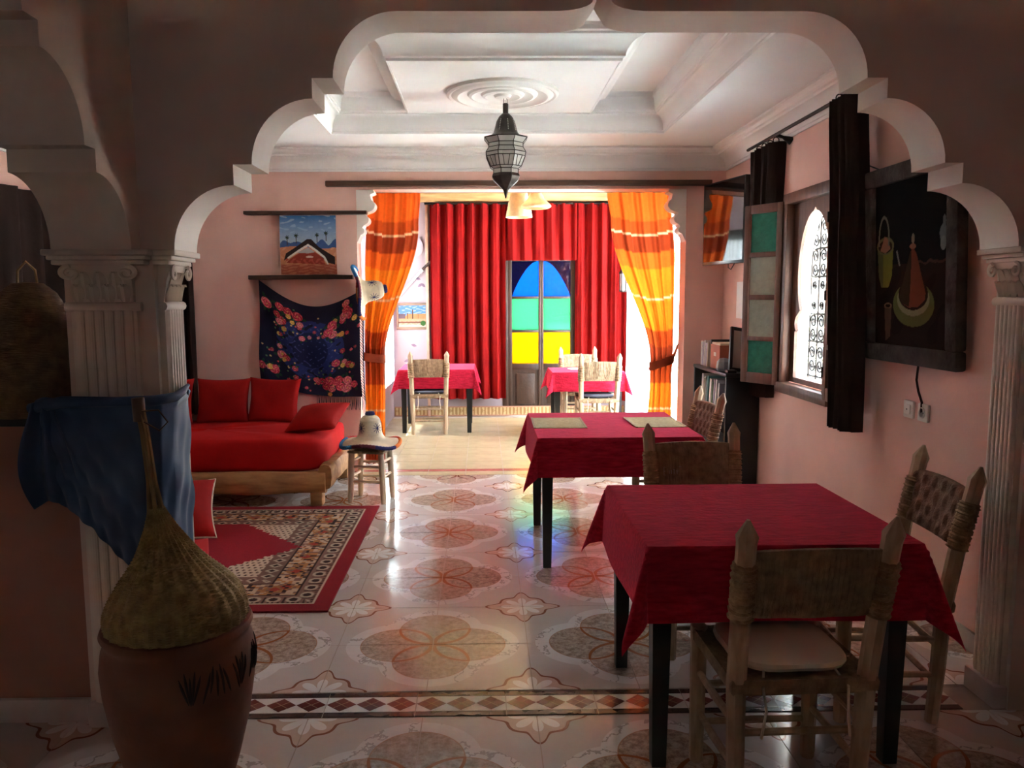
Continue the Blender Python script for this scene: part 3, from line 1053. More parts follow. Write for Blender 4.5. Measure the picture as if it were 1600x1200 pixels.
# dark curtains by the window
def dark_drape(y0, y1, z0, z1, xw, label, folds, yb0=None, yb1=None, grp='brown window curtains'):
    r = empty('window_curtain', (0, 0, 0), 0, label, 'curtain', grp)
    l = smooth_interp([0, .35, 1], [y0, (y0 + (yb0 or y0)) / 2, yb0 or y0]); rr = smooth_interp([0, .35, 1], [y1, (y1 + (yb1 or y1)) / 2, yb1 or y1])
    nu, nv = int(folds * 14), 16
    P = drape(nu, nv, l, rr, z1, z0, xw, folds, .028, axis='y', phase=.3)
    Q = P[::-1].copy(); Q[..., 0] += .045
    ring = np.concatenate([P, Q], 0)
    MB().grid(ring, wrap=True).build('drape', BROWNCUR, r, 80)
    for i in range(4):
        yy = y0 + (y1 - y0) * (i + .5) / 4
        MB().tube([(xw + .02 + .02 * math.cos(a), yy, z1 + .015 + .02 * math.sin(a)) for a in [2 * PI * q / 12 for q in range(12)]], .0035, 5, closed=True).build('ring', IRON, r)
dark_drape(4.11, 4.36, .79, 2.535, 1.90, 'long dark brown curtain hanging between the window and still life', 5, 4.01, 4.23)
dark_drape(5.42, 5.86, .78, 2.535, 1.985, 'dark brown curtain bunched behind the open shutter', 6, 5.50, 5.80)
cr = empty('curtain_rod', (0, 0, 0), 0, 'dark iron curtain rod on brackets above the shuttered window', 'curtain rod')
MB().tube([(1.945, 4.07, 2.56), (1.955, 5.90, 2.56)], .011, 10).build('rod', IRON, cr)
for y in (4.07, 5.34):
    MB().tube([(1.95, y, 2.56), (2.0, y, 2.545), (2.058, y, 2.52)], [.012, .010, .028], 10).build('bracket', IRON, cr)
MB().lathe([(.005, -.05), (.022, -.03), (.024, .03), (.012, .05)], 12, (1.945, 4.07, 2.575)).build('finial', IRON, cr)
tag(MB().tube([(2.05, 4.30, 2.60), (2.03, 4.36, 2.42), (2.04, 4.28, 2.20), (2.05, 4.0, 2.10), (2.052, 3.6, 2.2), (2.052, 3.3, 2.33)], .004, 6).build('wall_cable', IRON), 'thin slack cable looping over the wall above the still life', 'cable')
# dim drapes at the left end of the lounge
lc = empty('lounge_curtain', (0, 0, 0), 0, 'dark curtain hanging on the back wall behind the column', 'curtain')
P = drape(60, 12, lambda t: -2.80, lambda t: -2.42, 2.35, .52, 6.68, 5, .03)
MB().grid(P).build('drape', BROWNCUR, lc, 80)
MB().tube([(-2.9, 6.68, 2.352), (-2.35, 6.68, 2.352)], .01, 8).build('rod', IRON, lc)
for x in (-2.88, -2.37): MB().tube([(x, 6.68, 2.352), (x, 6.749, 2.352)], .008, 8).build('bracket', IRON, lc)
P = drape(90, 12, lambda t: 4.5, lambda t: 6.55, 2.3, .2, LX + .06, 7, .04, axis='y')
tag(MB().grid(P).build('lounge_curtain', BROWNCUR, None, 80), 'dark drape in the gloom above the parapet basket', 'curtain')


# ---------------------------------------------------------------- chairs
def make_chair(weave):
    r = empty('dining_chair')
    hw = .185

    def post(x, top):
        if top:
            pts = [(x * .95, -.155, 0), (x * .97, -.165, .20), (x, -.17, .42), (x * 1.03, -.205, .66), (x * 1.06, -.245, .855), (x * 1.065, -.25, .876), (x * 1.075, -.26, .922)]
            rs = [.022, .025, .027, .027, .027, .030, .005]
        else:
            pts = [(x, .165, 0), (x, .165, .25), (x, .165, .455), (x, .165, .465)]
            rs = [.022, .025, .027, .016]
        b = MB().tube(pts, rs, 8, rot=PI / 8)
        return b.build('back_post' if top else 'front_leg', CHAIRW, r, 35)
    posts = {}
    for s in (-1, 1):
        posts[s] = post(s * hw, True); post(s * hw, False)
    # rungs
    for z in (.13, .26):
        MB().tube([(-hw, .165, z), (0, .168, z), (hw, .165, z)], [.010, .0125, .010], 8).build('rung', CHAIRW, r)
        MB().tube([(-hw * .96, -.16, z + .02), (hw * .96, -.16, z + .02)], .011, 8).build('rung', CHAIRW, r)
        for s in (-1, 1):
            MB().tube([(s * hw * .97, -.16, z + .045), (s * hw, .0, z + .045), (s * hw, .165, z + .045)], [.010, .0125, .010], 8).build('rung', CHAIRW, r)
    # woven seat
    n = 41
    P = np.zeros((n, n, 3))
    for i in range(n):
        for j in range(n):
            u, v = -1 + 2 * i / (n - 1), -1 + 2 * j / (n - 1)
            diag = abs(u) > abs(v)
            rip = .004 * abs(math.sin((u if diag else v) * 26))
            P[i, j] = (u * .205, -.01 + v * .185, .447 - .012 * (1 - max(abs(u), abs(v)) ** 2) + rip)
    sb = MB().grid(P)
    edge = [(P[i, 0]) for i in range(n)] + [P[n - 1, j] for j in range(1, n)] + [P[i, n - 1] for i in range(n - 2, -1, -1)] + [P[0, j] for j in range(n - 2, 0, -1)]
    E = np.zeros((len(edge), 4, 3))
    for i, p in enumerate(edge):
        for k, (dz, sc) in enumerate(((0, 1), (-.012, 1.02), (-.036, 1.01), (-.048, .96))):
            E[i, k] = (p[0] * sc, -.01 + (p[1] + .01) * sc, p[2] + dz)
    sb.grid(E, wrap=True)
    sb.add([(-.195, -.185, .402), (.195, -.185, .402), (.195, .165, .402), (-.195, .165, .402)], [(0, 1, 2, 3)])
    sb.build('seat', STRAW, r, 60)
    # woven back
    def backpt(u, v, off):
        z = .635 + v * .195 + (.008 * (1 - u * u) if v > .5 else 0)
        y = -.205 - (z - .66) / .195 * .04
        cy = -.010 * (1 - u * u)
        return (u * (hw * 1.045 - .012), y + cy + off, z)
    nu, nv = 97, (5 if weave == 'strand' else 33)
    rows = []
    for side in (1, -1):
        G = np.zeros((nu, nv, 3))
        for i in range(nu):
            for j in range(nv):
                u, v = -1 + 2 * i / (nu - 1), j / (nv - 1)
                if weave == 'strand':
                    o = .012 + .0025 * abs(math.sin(i * PI / 4)) + .003 * math.sin(u * 9 + 2)
                    if j in (0, nv - 1): o *= .55
                else:
                    o = .012 + .010 * max(0, math.sin(u * 5.5 * PI + (0 if math.sin(v * 4 * PI) > 0 else PI)) * abs(math.sin(v * 4 * PI)) ** .5)
                    if j in (0, nv - 1): o = .006
                G[i, j] = backpt(u, v, side * o)
        rows.append(G)
    full_ = np.concatenate([rows[0], rows[1][:, ::-1]], 1)
    full_ = np.concatenate([full_, full_[:, :1]], 1)
    MB().grid(full_).build('backrest', STRAW if weave == 'strand' else PLAIT, r, 50)
    for s in (-1, 1):
        pts, rs = [], []
        for i in range(31):
            v = -.02 + .86 * i / 30
            z = .635 + v * .195
            y = -.205 - (z - .66) / .195 * .04
            x = s * hw * (1.03 + (z - .66) / .195 * .03)
            pts.append((x, y, z)); rs.append(.0315 + (.0035 if i % 2 else 0) + .002 * math.sin(i * 1.7))
        rs[0] = rs[-1] = .026
        MB().tube(pts, rs, 12).build('rope_wrap', ROPE, posts[s], 30)
    return r


GC = 'rush seated dining chairs'
chA = make_chair('strand')
chA.location = (.875, 2.245, 0); chA.rotation_euler = (0, 0, R_(2))
tag(chA, 'woven back wooden chair turned away from viewer at the nearest table', 'chair', GC)
def chair(src, loc, rz, label):
    c = copy_tree(src); c.location = (*loc, 0); c.rotation_euler = (0, 0, R_(rz)); tag(c, label, 'chair', GC); return c
chC = chair(chA, (.955, 3.29, 0)[:2], 181, 'chair with woven back between the two foreground red tables')
chair(chA, (-.60, 8.72), 3, 'pale sunlit chair drawn up to the alcove table before red curtain')
chair(chA, (1.20, 8.25), 0, 'pale chair with dark seat pad at the table before glass door')
chair(chA, (1.10, 8.85), 180, 'shaded chair on the far side of the table before glass door')
CHALK = M('chalk_white', (.55, .55, .58), .8)
def mark(pts):
    MB().tube([(.098 + x, -.196 - (z + .0) * .2, .712 + z) for x, z in pts], .0011, 5).build('chalk_mark', CHALK, chC)
mark([(.030, .018), (.038, .018), (.038, -.016), (.030, -.016)]); mark([(.038, .001), (.032, .001)])
mark([(.014, .004), (.014, -.012)]); mark([(.004, .006), (.004, -.012)]); mark([(-.004, .008), (-.012, .008)]); mark([(-.008, .008), (-.008, -.012)])
mark([(-.018, .004), (-.022, -.012), (-.026, .004)]); mark([(-.032, .018), (-.037, .022), (-.042, .019)])
chB = make_chair('plait')
chB.location = (1.435, 2.80, 0); chB.rotation_euler = (0, 0, R_(86))
tag(chB, 'dark plaited back chair at the right side of the nearest table', 'chair', GC)
chair(chB, (1.165, 4.83), 94, 'reddish plaited back chair beside the black bookshelf')


def pad(loc, rz, mats, label):
    b = MB()
    pr = [(.001, 0), (.16, 0), (.178, .008), (.182, .018), (.176, .028), (.15, .033), (.001, .034)]
    b.lathe(pr, 36, fn=lambda a, z: 1 + .08 * math.cos(4 * a) * -1, cap=False)
    o = empty('seat_pad', (loc[0], loc[1], .449), R_(rz), label, 'cushion')
    b.build('pad', mats, o)
    for s in (-1, 1):
        MB().tube([(s * .10, -.15, .012), (s * .12, -.20, -.02), (s * .115, -.215, -.08), (s * .125, -.21, -.16)], .004, 5).build('tie', PADCR, o)
pad((.875, 2.245), 2, PADCR, 'thin cream seat pad tied on the nearest chair')
pad((-.60, 8.72), 3, PADDK, 'dark seat pad on the pale chair by the red curtain')
pad((1.20, 8.25), 0, PADDK, 'dark seat pad on the pale chair facing the glass door')


# ---------------------------------------------------------------- tables and cloths
def table(name, x0, x1, y0, y1, zt, label, leg=.062):
    cx, cy = (x0 + x1) / 2, (y0 + y1) / 2
    r = empty(name, (cx, cy, 0), 0, label, 'table', 'black legged dining tables')
    w, d = (x1 - x0) / 2, (y1 - y0) / 2
    MB().box(-w + .004, w - .004, -d + .004, d - .004, zt - .03, zt, bev=.004).build('tabletop', BLACKW, r)
    i = .055
    for sx in (-1, 1):
        for sy in (-1, 1):
            a, c = sx * (w - i), sy * (d - i)
            q = leg / 2
            v = []
            for (s, z) in ((.72, 0), (1, .62), (1, zt - .03)):
                v += [(a + q * s * ux, c + q * s * uy, z) for ux, uy in ((-1, -1), (1, -1), (1, 1), (-1, 1))]
            f = [(0, 3, 2, 1), (8, 9, 10, 11)] + [(4 * k + m_, 4 * k + (m_ + 1) % 4, 4 * k + 4 + (m_ + 1) % 4, 4 * k + 4 + m_) for k in range(2) for m_ in range(4)]
            MB().add(v, f).build('leg', BLACKW, r, 30)
    MB().box(-w + .07, w - .07, -d + .045, -d + .065, zt - .12, zt - .03).build('apron', BLACKW, r)
    MB().box(-w + .07, w - .07, d - .065, d - .045, zt - .12, zt - .03).build('apron', BLACKW, r)
    return r


def cloth(x0, x1, y0, y1, zt, hang, label, seed, lift=0):
    rs = random.Random(seed)
    hx, hy = (x1 - x0) / 2, (y1 - y0) / 2
    cx, cy = (x0 + x1) / 2, (y0 + y1) / 2
    n = 14
    def ticks(h):
        a = [-h - hang * (1 - i / n) for i in range(n)]
        mid = [-h + 2 * h * i / 24 for i in range(25)]
        return a + mid + [h + hang * (i + 1) / n for i in range(n)]
    us, vs = ticks(hx), ticks(hy)
    ph = [rs.random() * 6 for _ in range(4)]
    P = np.zeros((len(us), len(vs), 3))
    for i, u in enumerate(us):
        for j, v in enumerate(vs):
            a, c = max(0, abs(u) - hx), max(0, abs(v) - hy)
            su, sv = (1 if u > 0 else -1), (1 if v > 0 else -1)
            rr = math.hypot(a, c)
            bx, by = max(-hx, min(hx, u)), max(-hy, min(hy, v))
            if rr == 0:
                P[i, j] = (bx, by, zt + .004)
                continue
            th = math.atan2(c, a)
            fl = .07 + .30 * math.sin(2 * th) ** 2
            wav = 0
            if c == 0: wav = .05 * math.sin(v * 9 + ph[0]) * (rr / hang)
            elif a == 0: wav = .05 * math.sin(u * 9 + ph[1]) * (rr / hang)
            f2 = (fl + wav * .5)
            rd = min(rr, .012)
            drop = rr * math.sqrt(max(0, 1 - min(.9, f2) ** 2))
            P[i, j] = (bx + su * math.cos(th) * (rr * f2 + .006), by + sv * math.sin(th) * (rr * f2 + .006), zt + .004 - drop)
    o = MB().grid(P).build('tablecloth', CLOTH, None, 55)
    o.location = (cx, cy, 0)
    tag(o, label, 'tablecloth', 'red tablecloths')
    return o


table('dining_table', .50, 1.355, 2.33, 3.12, .735, 'black legged table nearest the viewer under a dark red cloth')
cloth(.50, 1.355, 2.33, 3.12, .735, .235, 'dark red damask cloth draped over the nearest table', 1)
table('dining_table', .295, 1.195, 4.20, 5.13, .735, 'black legged table under the cloth with straw placemats')
cloth(.295, 1.195, 4.20, 5.13, .735, .215, 'bright crimson cloth on the middle table with two placemats', 2)
table('dining_table', -.93, -.10, 8.62, 9.40, .705, 'dark legged alcove table in front of the long red curtain')
cloth(-.93, -.10, 8.62, 9.40, .705, .21, 'red cloth on the alcove table before the long red curtain', 3)
table('dining_table', .73, 1.49, 8.20, 8.80, .705, 'dark legged alcove table in front of the glass door')
cloth(.73, 1.49, 8.20, 8.80, .705, .20, 'red cloth on the alcove table before the glass door', 4)


def placemat(x, y, w, d, rz, label):
    o = empty('placemat', (x, y, .7405), R_(rz), label, 'placemat', 'straw placemats')
    P = np.zeros((61, 5, 3))
    for i in range(61):
        for j in range(5):
            P[i, j] = ((-1 + 2 * j / 4) * w / 2, (-1 + 2 * i / 60) * d / 2, .0025 + .0008 * (i % 2))
    b = MB().grid(P); b.box(-w / 2, w / 2, -d / 2, d / 2, 0, .0024)
    b.build('reeds', MATB, o, 30)
    for s in (-1, 1):
        MB().box(s * w / 2 - .006, s * w / 2 + .006, -d / 2 - .002, d / 2 + .002, 0, .0042).build('binding', CANE, o)
placemat(.452, 4.70, .30, .385, -1, 'straw placemat on the left half of the middle table')
placemat(1.035, 4.70, .29, .375, 1, 'straw placemat on the right half of the middle table')


# ---------------------------------------------------------------- cushions
def pillow(w, h, t, mat, label, loc, rot, cat='cushion', grp='red sofa cushions', name='cushion', piping=None):
    n = 25
    b = MB()
    for s in (1, -1):
        P = np.zeros((n, n, 3))
        for i in range(n):
            for j in range(n):
                u, v = -1 + 2 * i / (n - 1), -1 + 2 * j / (n - 1)
                px = w / 2 * u * (1 - .09 * (1 - v * v) * abs(u))
                pz = h / 2 * v * (1 - .09 * (1 - u * u) * abs(v))
                th = t / 2 * ((1 - u * u) * (1 - v * v)) ** .42
                P[i, j] = (px, -s * th * (1 + .06 * math.sin(u * 5 + v * 3)), pz)
        b.grid(P)
    o = b.build(name, mat, None, 60)
    o.location = loc; o.rotation_euler = rot
    tag(o, label, cat, grp)
    if piping:
        pts = []
        for (u0, v0, u1, v1) in ((-1, -1, 1, -1), (1, -1, 1, 1), (1, 1, -1, 1), (-1, 1, -1, -1)):
            for k in range(10):
                u, v = u0 + (u1 - u0) * k / 10, v0 + (v1 - v0) * k / 10
                pts.append((w / 2 * u * (1 - .09 * (1 - v * v) * abs(u)), 0, h / 2 * v * (1 - .09 * (1 - u * u) * abs(v))))
        MB().tube(pts, .004, 5, closed=True).build('piping', piping, o)
    return o


# ---------------------------------------------------------------- sofa by the back wall
so = empty('log_sofa', (-1.6, 6.1, 0), 0, 'low log sofa with red mattress under the blue shawl', 'sofa')
def log(p0, p1, hh, ww, mat, name, parent, seed, n=26):
    rs = random.Random(seed)
    b = MB()
    p0, p1 = Vector(p0), Vector(p1)
    ax = (p1 - p0).normalized(); sd = ax.cross(Vector((0, 0, 1))).normalized()
    f1, f2 = rs.random() * 6, rs.random() * 6
    P = np.zeros((n, 12, 3))
    for i in range(n):
        t = i / (n - 1)
        c = p0.lerp(p1, t)
        k = 1 + .09 * math.sin(t * 9 + f1) + .05 * math.sin(t * 23 + f2)
        for j in range(12):
            a = 2 * PI * j / 12
            ca, sa = math.cos(a), math.sin(a)
            q = .62
            P[i, j] = c + sd * (math.copysign(abs(ca) ** q, ca) * ww * (1 + .05 * math.sin(t * 14 + j))) + Vector((0, 0, math.copysign(abs(sa) ** q, sa) * hh * k))
    b.grid(np.concatenate([P, P[:, :1]], 1))
    for e in (0, n - 1): b.add([tuple(q) for q in P[e]], [tuple(range(12))])
    return b.build(name, mat, parent, 45)
SX, SY = -1.6, 6.1
log((-1.5, -.49, .175), (.46, -.49, .175), .082, .06, LOGW, 'front_log', so, 3)
log((-1.5, .45, .175), (.46, .45, .175), .082, .06, LOGW, 'back_log', so, 5)
log((.455, -.52, .215), (.52, .47, .25), .085, .05, LOGW, 'end_log', so, 8)
for (x, y) in ((.39, -.47), (.42, .42), (-1.35, -.47), (-1.35, .42)):
    MB().box(x - .045, x + .045, y - .05, y + .05, 0, .14, bev=.012).build('leg', LOGW, so)
n1, n2 = 46, 20
P = []
ring = []
for i in range(64):
    a = 2 * PI * i / 64
    q = .22
    ca, sa = math.cos(a), math.sin(a)
    ring.append((math.copysign(abs(ca) ** q, ca), math.copysign(abs(sa) ** q, sa)))
G = np.zeros((64, 10, 3))
for i, (u, v) in enumerate(ring):
    for k, (sc, z) in enumerate(((.0, .485), (.5, .492), (.9, .487), (.965, .478), (.99, .462), (1.0, .43), (1.0, .36), (.995, .30), (.985, .265), (.93, .25))):
        G[i, k] = (-.545 + u * .995 * sc, (v * .52) * sc, z + .006 * math.sin(u * 7 + v * 4) * (1 if k < 4 else 0))
MB().grid(G, wrap=True).build('mattress', SOFAR, so, 60)
pillow(.44, .38, .13, PILLR, 'square red cushion leaning on the wall at the sofa centre', (-2.14, 6.47, .66), (R_(-14), 0, R_(1)))
pillow(.43, .38, .13, PILLR, 'square red cushion leaning right below the shawl flowers', (-1.725, 6.47, .66), (R_(-14), R_(2), R_(-3)))
pillow(.44, .38, .13, PILLR, 'red cushion half hidden behind the column on the sofa', (-2.60, 6.45, .66), (R_(-14), 0, R_(3)))
pillow(.42, .36, .14, PILLR, 'plump red cushion lying tilted at the right sofa end', (-1.27, 6.00, .59), (R_(-66), R_(-6), R_(-14)))
# sofa behind the parapet, its end showing past the urn
s2 = empty('log_sofa', (-2.25, 3.36, .0108), 0, 'second red sofa whose end peeks out beside the wicker lid', 'sofa')
G2 = np.zeros((64, 10, 3))
for i, (u, v) in enumerate(ring):
    for k, (sc, z) in enumerate(((.0, .425), (.5, .432), (.9, .427), (.965, .418), (.99, .402), (1.0, .37), (1.0, .30), (.995, .24), (.985, .19), (.93, .18))):
        G2[i, k] = (u * .955 * sc, v * .37 * sc, z)
MB().grid(G2, wrap=True).build('mattress', SOFAR, s2, 60)
log((-.9, .33, .115), (.96, .37, .115), .07, .055, LOGW, 'front_log', s2, 13)
log((-.9, -.34, .115), (.93, -.34, .115), .07, .055, LOGW, 'back_log', s2, 15)
for (x, y) in ((.8, .30), (.8, -.30), (-.8, .30), (-.8, -.30)):
    MB().box(x - .045, x + .045, y - .05, y + .05, 0, .10, bev=.012).build('leg', LOGW, s2)
pillow(.44, .40, .13, PILLR, 'red cushion with pale piping behind the blue cloth', (-1.455, 3.53, .535), (R_(-62), R_(0), R_(18)), piping=PADCR)

# ---------------------------------------------------------------- rug
rx0, rx1, ry0, ry1 = -3.05, -.752, 3.645, 5.556
nu, nv = 420, 350
U = np.linspace(0, 1, nu)[:, None]; V = np.linspace(0, 1, nv)[None, :]
X = rx0 + (rx1 - rx0) * U + 0 * V; Y = ry0 + (ry1 - ry0) * V + 0 * U
dE = np.minimum(np.minimum(X - rx0, rx1 - X), np.minimum(Y - ry0, ry1 - Y))
# coordinates along / across the border
ax = np.where(np.minimum(X - rx0, rx1 - X) < np.minimum(Y - ry0, ry1 - Y), Y, X)
cream, red, dark, brown, orange = [np.array(c) for c in ((.58, .45, .33), (.26, .012, .022), (.045, .022, .02), (.22, .12, .09), (.50, .22, .08))]
C = np.zeros((nu, nv, 3)) + cream
def put(mask, c):
    C[mask] = c
def hsh(a, b_):
    return np.abs(np.sin(a * 12.9898 + b_ * 78.233) * 43758.5453) % 1
# inner field: small diagonal motifs
cxx, cyy = X / .034, Y / .04
row = np.floor(cyy)
fx = (cxx + .5 * (row % 2)) % 1; fy = cyy % 1
put((np.abs(fx - .5) * 1.2 + np.abs(fy - .5) < .36), dark)
put((np.abs(fx - .5) * 1.2 + np.abs(fy - .5) < .14), brown * 1.6)
# border bands by distance from the edge
def band(d0, d1): return (dE >= d0) & (dE < d1)
put(band(.36, .47), brown * .9)
m1 = band(.37, .46); q = (ax / .085) % 1; d = (dE - .37) / .09
put(m1 & (np.abs(q - .5) * 1.1 + np.abs(d - .5) < .45), cream * .9)
put(m1 & (np.abs(q - .5) + np.abs(d - .5) < .24), dark)
m2 = band(.20, .36)
C[m2] = (cream * .75 + orange * .25)
blk = hsh(np.floor(ax / .022), np.floor(dE / .02))
put(m2 & (blk > .62), brown); put(m2 & (blk > .84), dark); put(m2 & (blk < .22), orange * .9)
q = (ax / .24) % 1; d = (dE - .20) / .16
put(m2 & (np.abs(q - .5) * 1.3 + np.abs(d - .5) * .9 < .38) & (blk < .6), orange * .75)
put(m2 & (np.abs(q - .5) * 1.3 + np.abs(d - .5) * .9 < .2) & (blk < .7), np.array((.38, .05, .03)))
put(band(.192, .206), dark); put(band(.352, .362), dark)
m3 = band(.095, .192)
C[m3] = brown * 1.1
q = (ax / .10) % 1; d = (dE - .095) / .097
put(m3 & (np.hypot(q - .5, d - .5) < .38), cream * .85)
put(m3 & (np.hypot(q - .5, d - .5) < .22), dark)
put(m3 & (np.abs(q - .0) < .10) & (np.abs(d - .5) < .3), dark)
put(m3 & (d < .16) & ((ax / .025) % 1 < .5), dark)
put(band(.083, .095), cream)
put(dE < .083, red)
# red lozenge medallion with stepped edge
mx, my = -1.98, 4.62
stx, sty = np.round((X - mx) / .03) * .03, np.round((Y - my) / .022) * .022
hexm = (np.abs(sty) < .50) & (np.abs(stx) + np.abs(sty) * .95 < .88)
put(hexm, red * 1.15)
rug = empty('rug', ((rx0 + rx1) / 2, (ry0 + ry1) / 2, 0), 0, 'dark red oriental rug with cream motif border in front of sofa', 'rug')
Pq = np.zeros((nu, nv, 3)); Pq[..., 0] = X - (rx0 + rx1) / 2; Pq[..., 1] = Y - (ry0 + ry1) / 2; Pq[..., 2] = .0102
colour_grid('pile', Pq, C, ATTRRUG, rug, False)
MB().box(-(rx1 - rx0) / 2, (rx1 - rx0) / 2, -(ry1 - ry0) / 2, (ry1 - ry0) / 2, .0005, .010).build('backing', M('rug_backing', (.26, .015, .022), .95), rug)

# ---------------------------------------------------------------- printed things
def flat_C(nu, nv):
    U = np.linspace(0, 1, nu)[:, None] + np.zeros((1, nv)); V = np.linspace(0, 1, nv)[None, :] + np.zeros((nu, 1))
    return U, V, np.zeros((nu, nv, 3))
def ell(U, V, cu, cv, ru, rv, ang=0):
    du, dv = U - cu, V - cv
    c, s_ = math.cos(ang), math.sin(ang)
    return ((du * c + dv * s_) / ru) ** 2 + ((-du * s_ + dv * c) / rv) ** 2 < 1
def inpoly(U, V, pts):
    r = np.zeros(U.shape, bool)
    n = len(pts)
    for i in range(n):
        (x0, y0), (x1, y1) = pts[i], pts[(i + 1) % n]
        if y0 == y1: continue
        c = ((V < y0) != (V < y1)) & (U < (x1 - x0) * (V - y0) / (y1 - y0) + x0)
        r ^= c
    return r
def wob(U, V, k=1):
    return (np.sin(U * 37 * k + 3 * np.sin(V * 23 * k)) + np.sin(V * 41 * k + 2 * np.sin(U * 29 * k))) * .5

# wooden slats holding the wall hangings
tag(MB().box(-1.975, -.957, 6.66, 6.735, 2.19, 2.218, bev=.004).build('wall_batten', DKWOOD), 'dark wooden slat above the tent painting', 'slat', 'hanging slats')
tag(MB().box(-1.955, -1.085, 6.66, 6.735, 1.655, 1.69, bev=.004).build('wall_batten', DKWOOD), 'dark wooden slat between the tent painting and shawl', 'slat', 'hanging slats')

# tent painting
U, V, C = flat_C(150, 150)
C[:] = (.10, .24, .52)
sky = V > .55
t_ = np.clip((V - .5) / .5, 0, 1)[..., None]
C[:] = np.array((.42, .52, .62)) * (1 - t_) + np.array((.06, .20, .50)) * t_
C[(wob(U * .6, V * 1.4) > .55) & (V > .7)] = (.32, .46, .66)
mt_ = .52 + .05 * np.abs(np.sin(U * 11)) + .03 * np.sin(U * 27)
C[V < mt_] = (.06, .12, .30)
C[V < .46 + .02 * np.sin(U * 6)] = (.62, .24, .12)
C[(V < .46) & (wob(U, V) > .4)] = (.70, .32, .18)
C[inpoly(U, V, [(.06, .24), (.1, .36), (.30, .48), (.48, .60), (.56, .60), (.70, .46), (.97, .30), (.97, .17), (.84, .20), (.70, .34), (.50, .49), (.30, .38), (.16, .30)])] = (.035, .022, .022)
C[inpoly(U, V, [(.12, .29), (.34, .43), (.50, .52), (.64, .43), (.80, .30), (.86, .17), (.83, .17), (.77, .28), (.62, .40), (.50, .48), (.34, .39), (.14, .265)])] = (.75, .68, .62)
C[inpoly(U, V, [(.18, .27), (.36, .38), (.50, .46), (.62, .38), (.76, .28), (.80, .17), (.10, .20)])] = (.36, .06, .04)
m_ = inpoly(U, V, [(.30, .37), (.50, .46), (.62, .38), (.50, .36)])
C[m_] = (.42, .40, .40)
C[inpoly(U, V, [(.10, .2), (.10, .27), (.76, .27), (.80, .17)]) & (wob(U, V, 1.5) > .1)] = (.52, .10, .07)
C[ell(U, V, .52, .30, .07, .018)] = (.78, .55, .48)
C[(V < .17)] = (.46, .13, .08)
C[(V < .17) & (wob(U * .7, V * 3) > .2)] = (.60, .22, .13)
for cu, cv in ((.13, .63), (.29, .66), (.66, .67), (.82, .70)):
    C[(np.abs(U - cu) < .006) & (V < cv) & (V > cv - .13)] = (.08, .05, .04)
    for a in range(7):
        aa = a * 2 * PI / 7
        C[ell(U, V, cu + .022 * math.cos(aa), cv + .018 * math.sin(aa), .022, .007, aa)] = (.03, .05, .03)
tp = empty('tent_painting', (-1.458, 6.72, 1.69), 0, 'unframed painting of a nomad tent and palms on the back wall', 'painting')
P = np.zeros((150, 150, 3)); P[..., 0] = -.235 + .47 * U; P[..., 1] = -.012 * np.sin(V * PI); P[..., 2] = .005 + .49 * V
colour_grid('canvas', P, C, ATTRPIC, tp)

# navy shawl with roses
NU, NV = 220, 200
U, V, C = flat_C(NU, NV)     # V 0 bottom .. 1 top
C[:] = (.008, .009, .035)
C[ell(U, V, .5, .50, .34, .33) & (wob(U, V, 1.2) > -.55)] = (.018, .030, .16)
C[ell(U, V, .5, .50, .18, .20)] = (.008, .014, .075)
C[ell(U, V, .5, .50, .3, .3) & (wob(U, V, 2.3) > .82)] = (.06, .08, .26)
rr = random.Random(11)
cl = []
def cluster(cu, cv, n, sp, big):
    for _ in range(int(n * 1.25)): cl.append((cu + rr.gauss(0, sp * 1.5), cv + rr.gauss(0, sp * 1.2), big * (.45 + .5 * rr.random())))
for a in (( .16, .80, 5, .05, .055), (.30, .72, 4, .05, .05), (.22, .62, 3, .04, .035), (.40, .74, 3, .05, .04),
          (.82, .82, 6, .05, .055), (.70, .72, 5, .05, .05), (.80, .62, 3, .04, .035), (.55, .68, 3, .05, .03), (.92, .72, 2, .03, .03),
          (.16, .22, 6, .05, .055), (.22, .34, 3, .04, .05), (.14, .38, 2, .03, .03), (.34, .16, 4, .05, .03),
          (.80, .20, 6, .05, .055), (.70, .10, 4, .05, .05), (.84, .36, 4, .04, .045), (.52, .10, 4, .06, .035), (.90, .28, 2, .03, .03), (.86, .48, 3, .03, .03)):
    cluster(*a)
for cu, cv, r0 in cl:
    for k in range(3):
        a = rr.random() * 2 * PI
        C[ell(U, V, cu + r0 * 1.1 * math.cos(a), cv + r0 * 1.1 * math.sin(a), r0 * .75, r0 * .3, a)] = (.012, .06, .03)
for cu, cv, r0 in cl:
    base = [(.62, .05, .09), (.48, .025, .05), (.70, .16, .18)][rr.randrange(3)]
    if r0 < .03 and rr.random() < .4: base = (.70, .42, .08)
    C[ell(U, V, cu, cv, r0, r0 * .95)] = base
    d = np.hypot(U - cu, V - cv); th = np.arctan2(V - cv, U - cu)
    ins = d < r0 * .95
    C[ins & (np.sin(th * 5 + d / r0 * 7 + cu * 50) > .45) & (d > r0 * .25)] = tuple(min(1, c * 1.5 + .10) for c in base)
    C[ins & (np.sin(d / r0 * 11 + th * 2) > .75)] = tuple(c * .4 for c in base)
    C[d < r0 * .18] = (.75, .40, .12)
for _ in range(60):
    a = rr.random() * 2 * PI; q = .22 + .26 * rr.random()
    C[ell(U, V, .5 + q * math.cos(a), .48 + q * math.sin(a), .009, .009)] = [(.75, .12, .12), (.78, .5, .2), (.1, .2, .1)][rr.randrange(3)]
shw = empty('shawl', (0, 0, 0), 0, 'navy fringed shawl printed with red roses above the sofa', 'shawl')
P = np.zeros((NU, NV, 3))
u = U; v = V
xl, xr = -1.895, -1.035
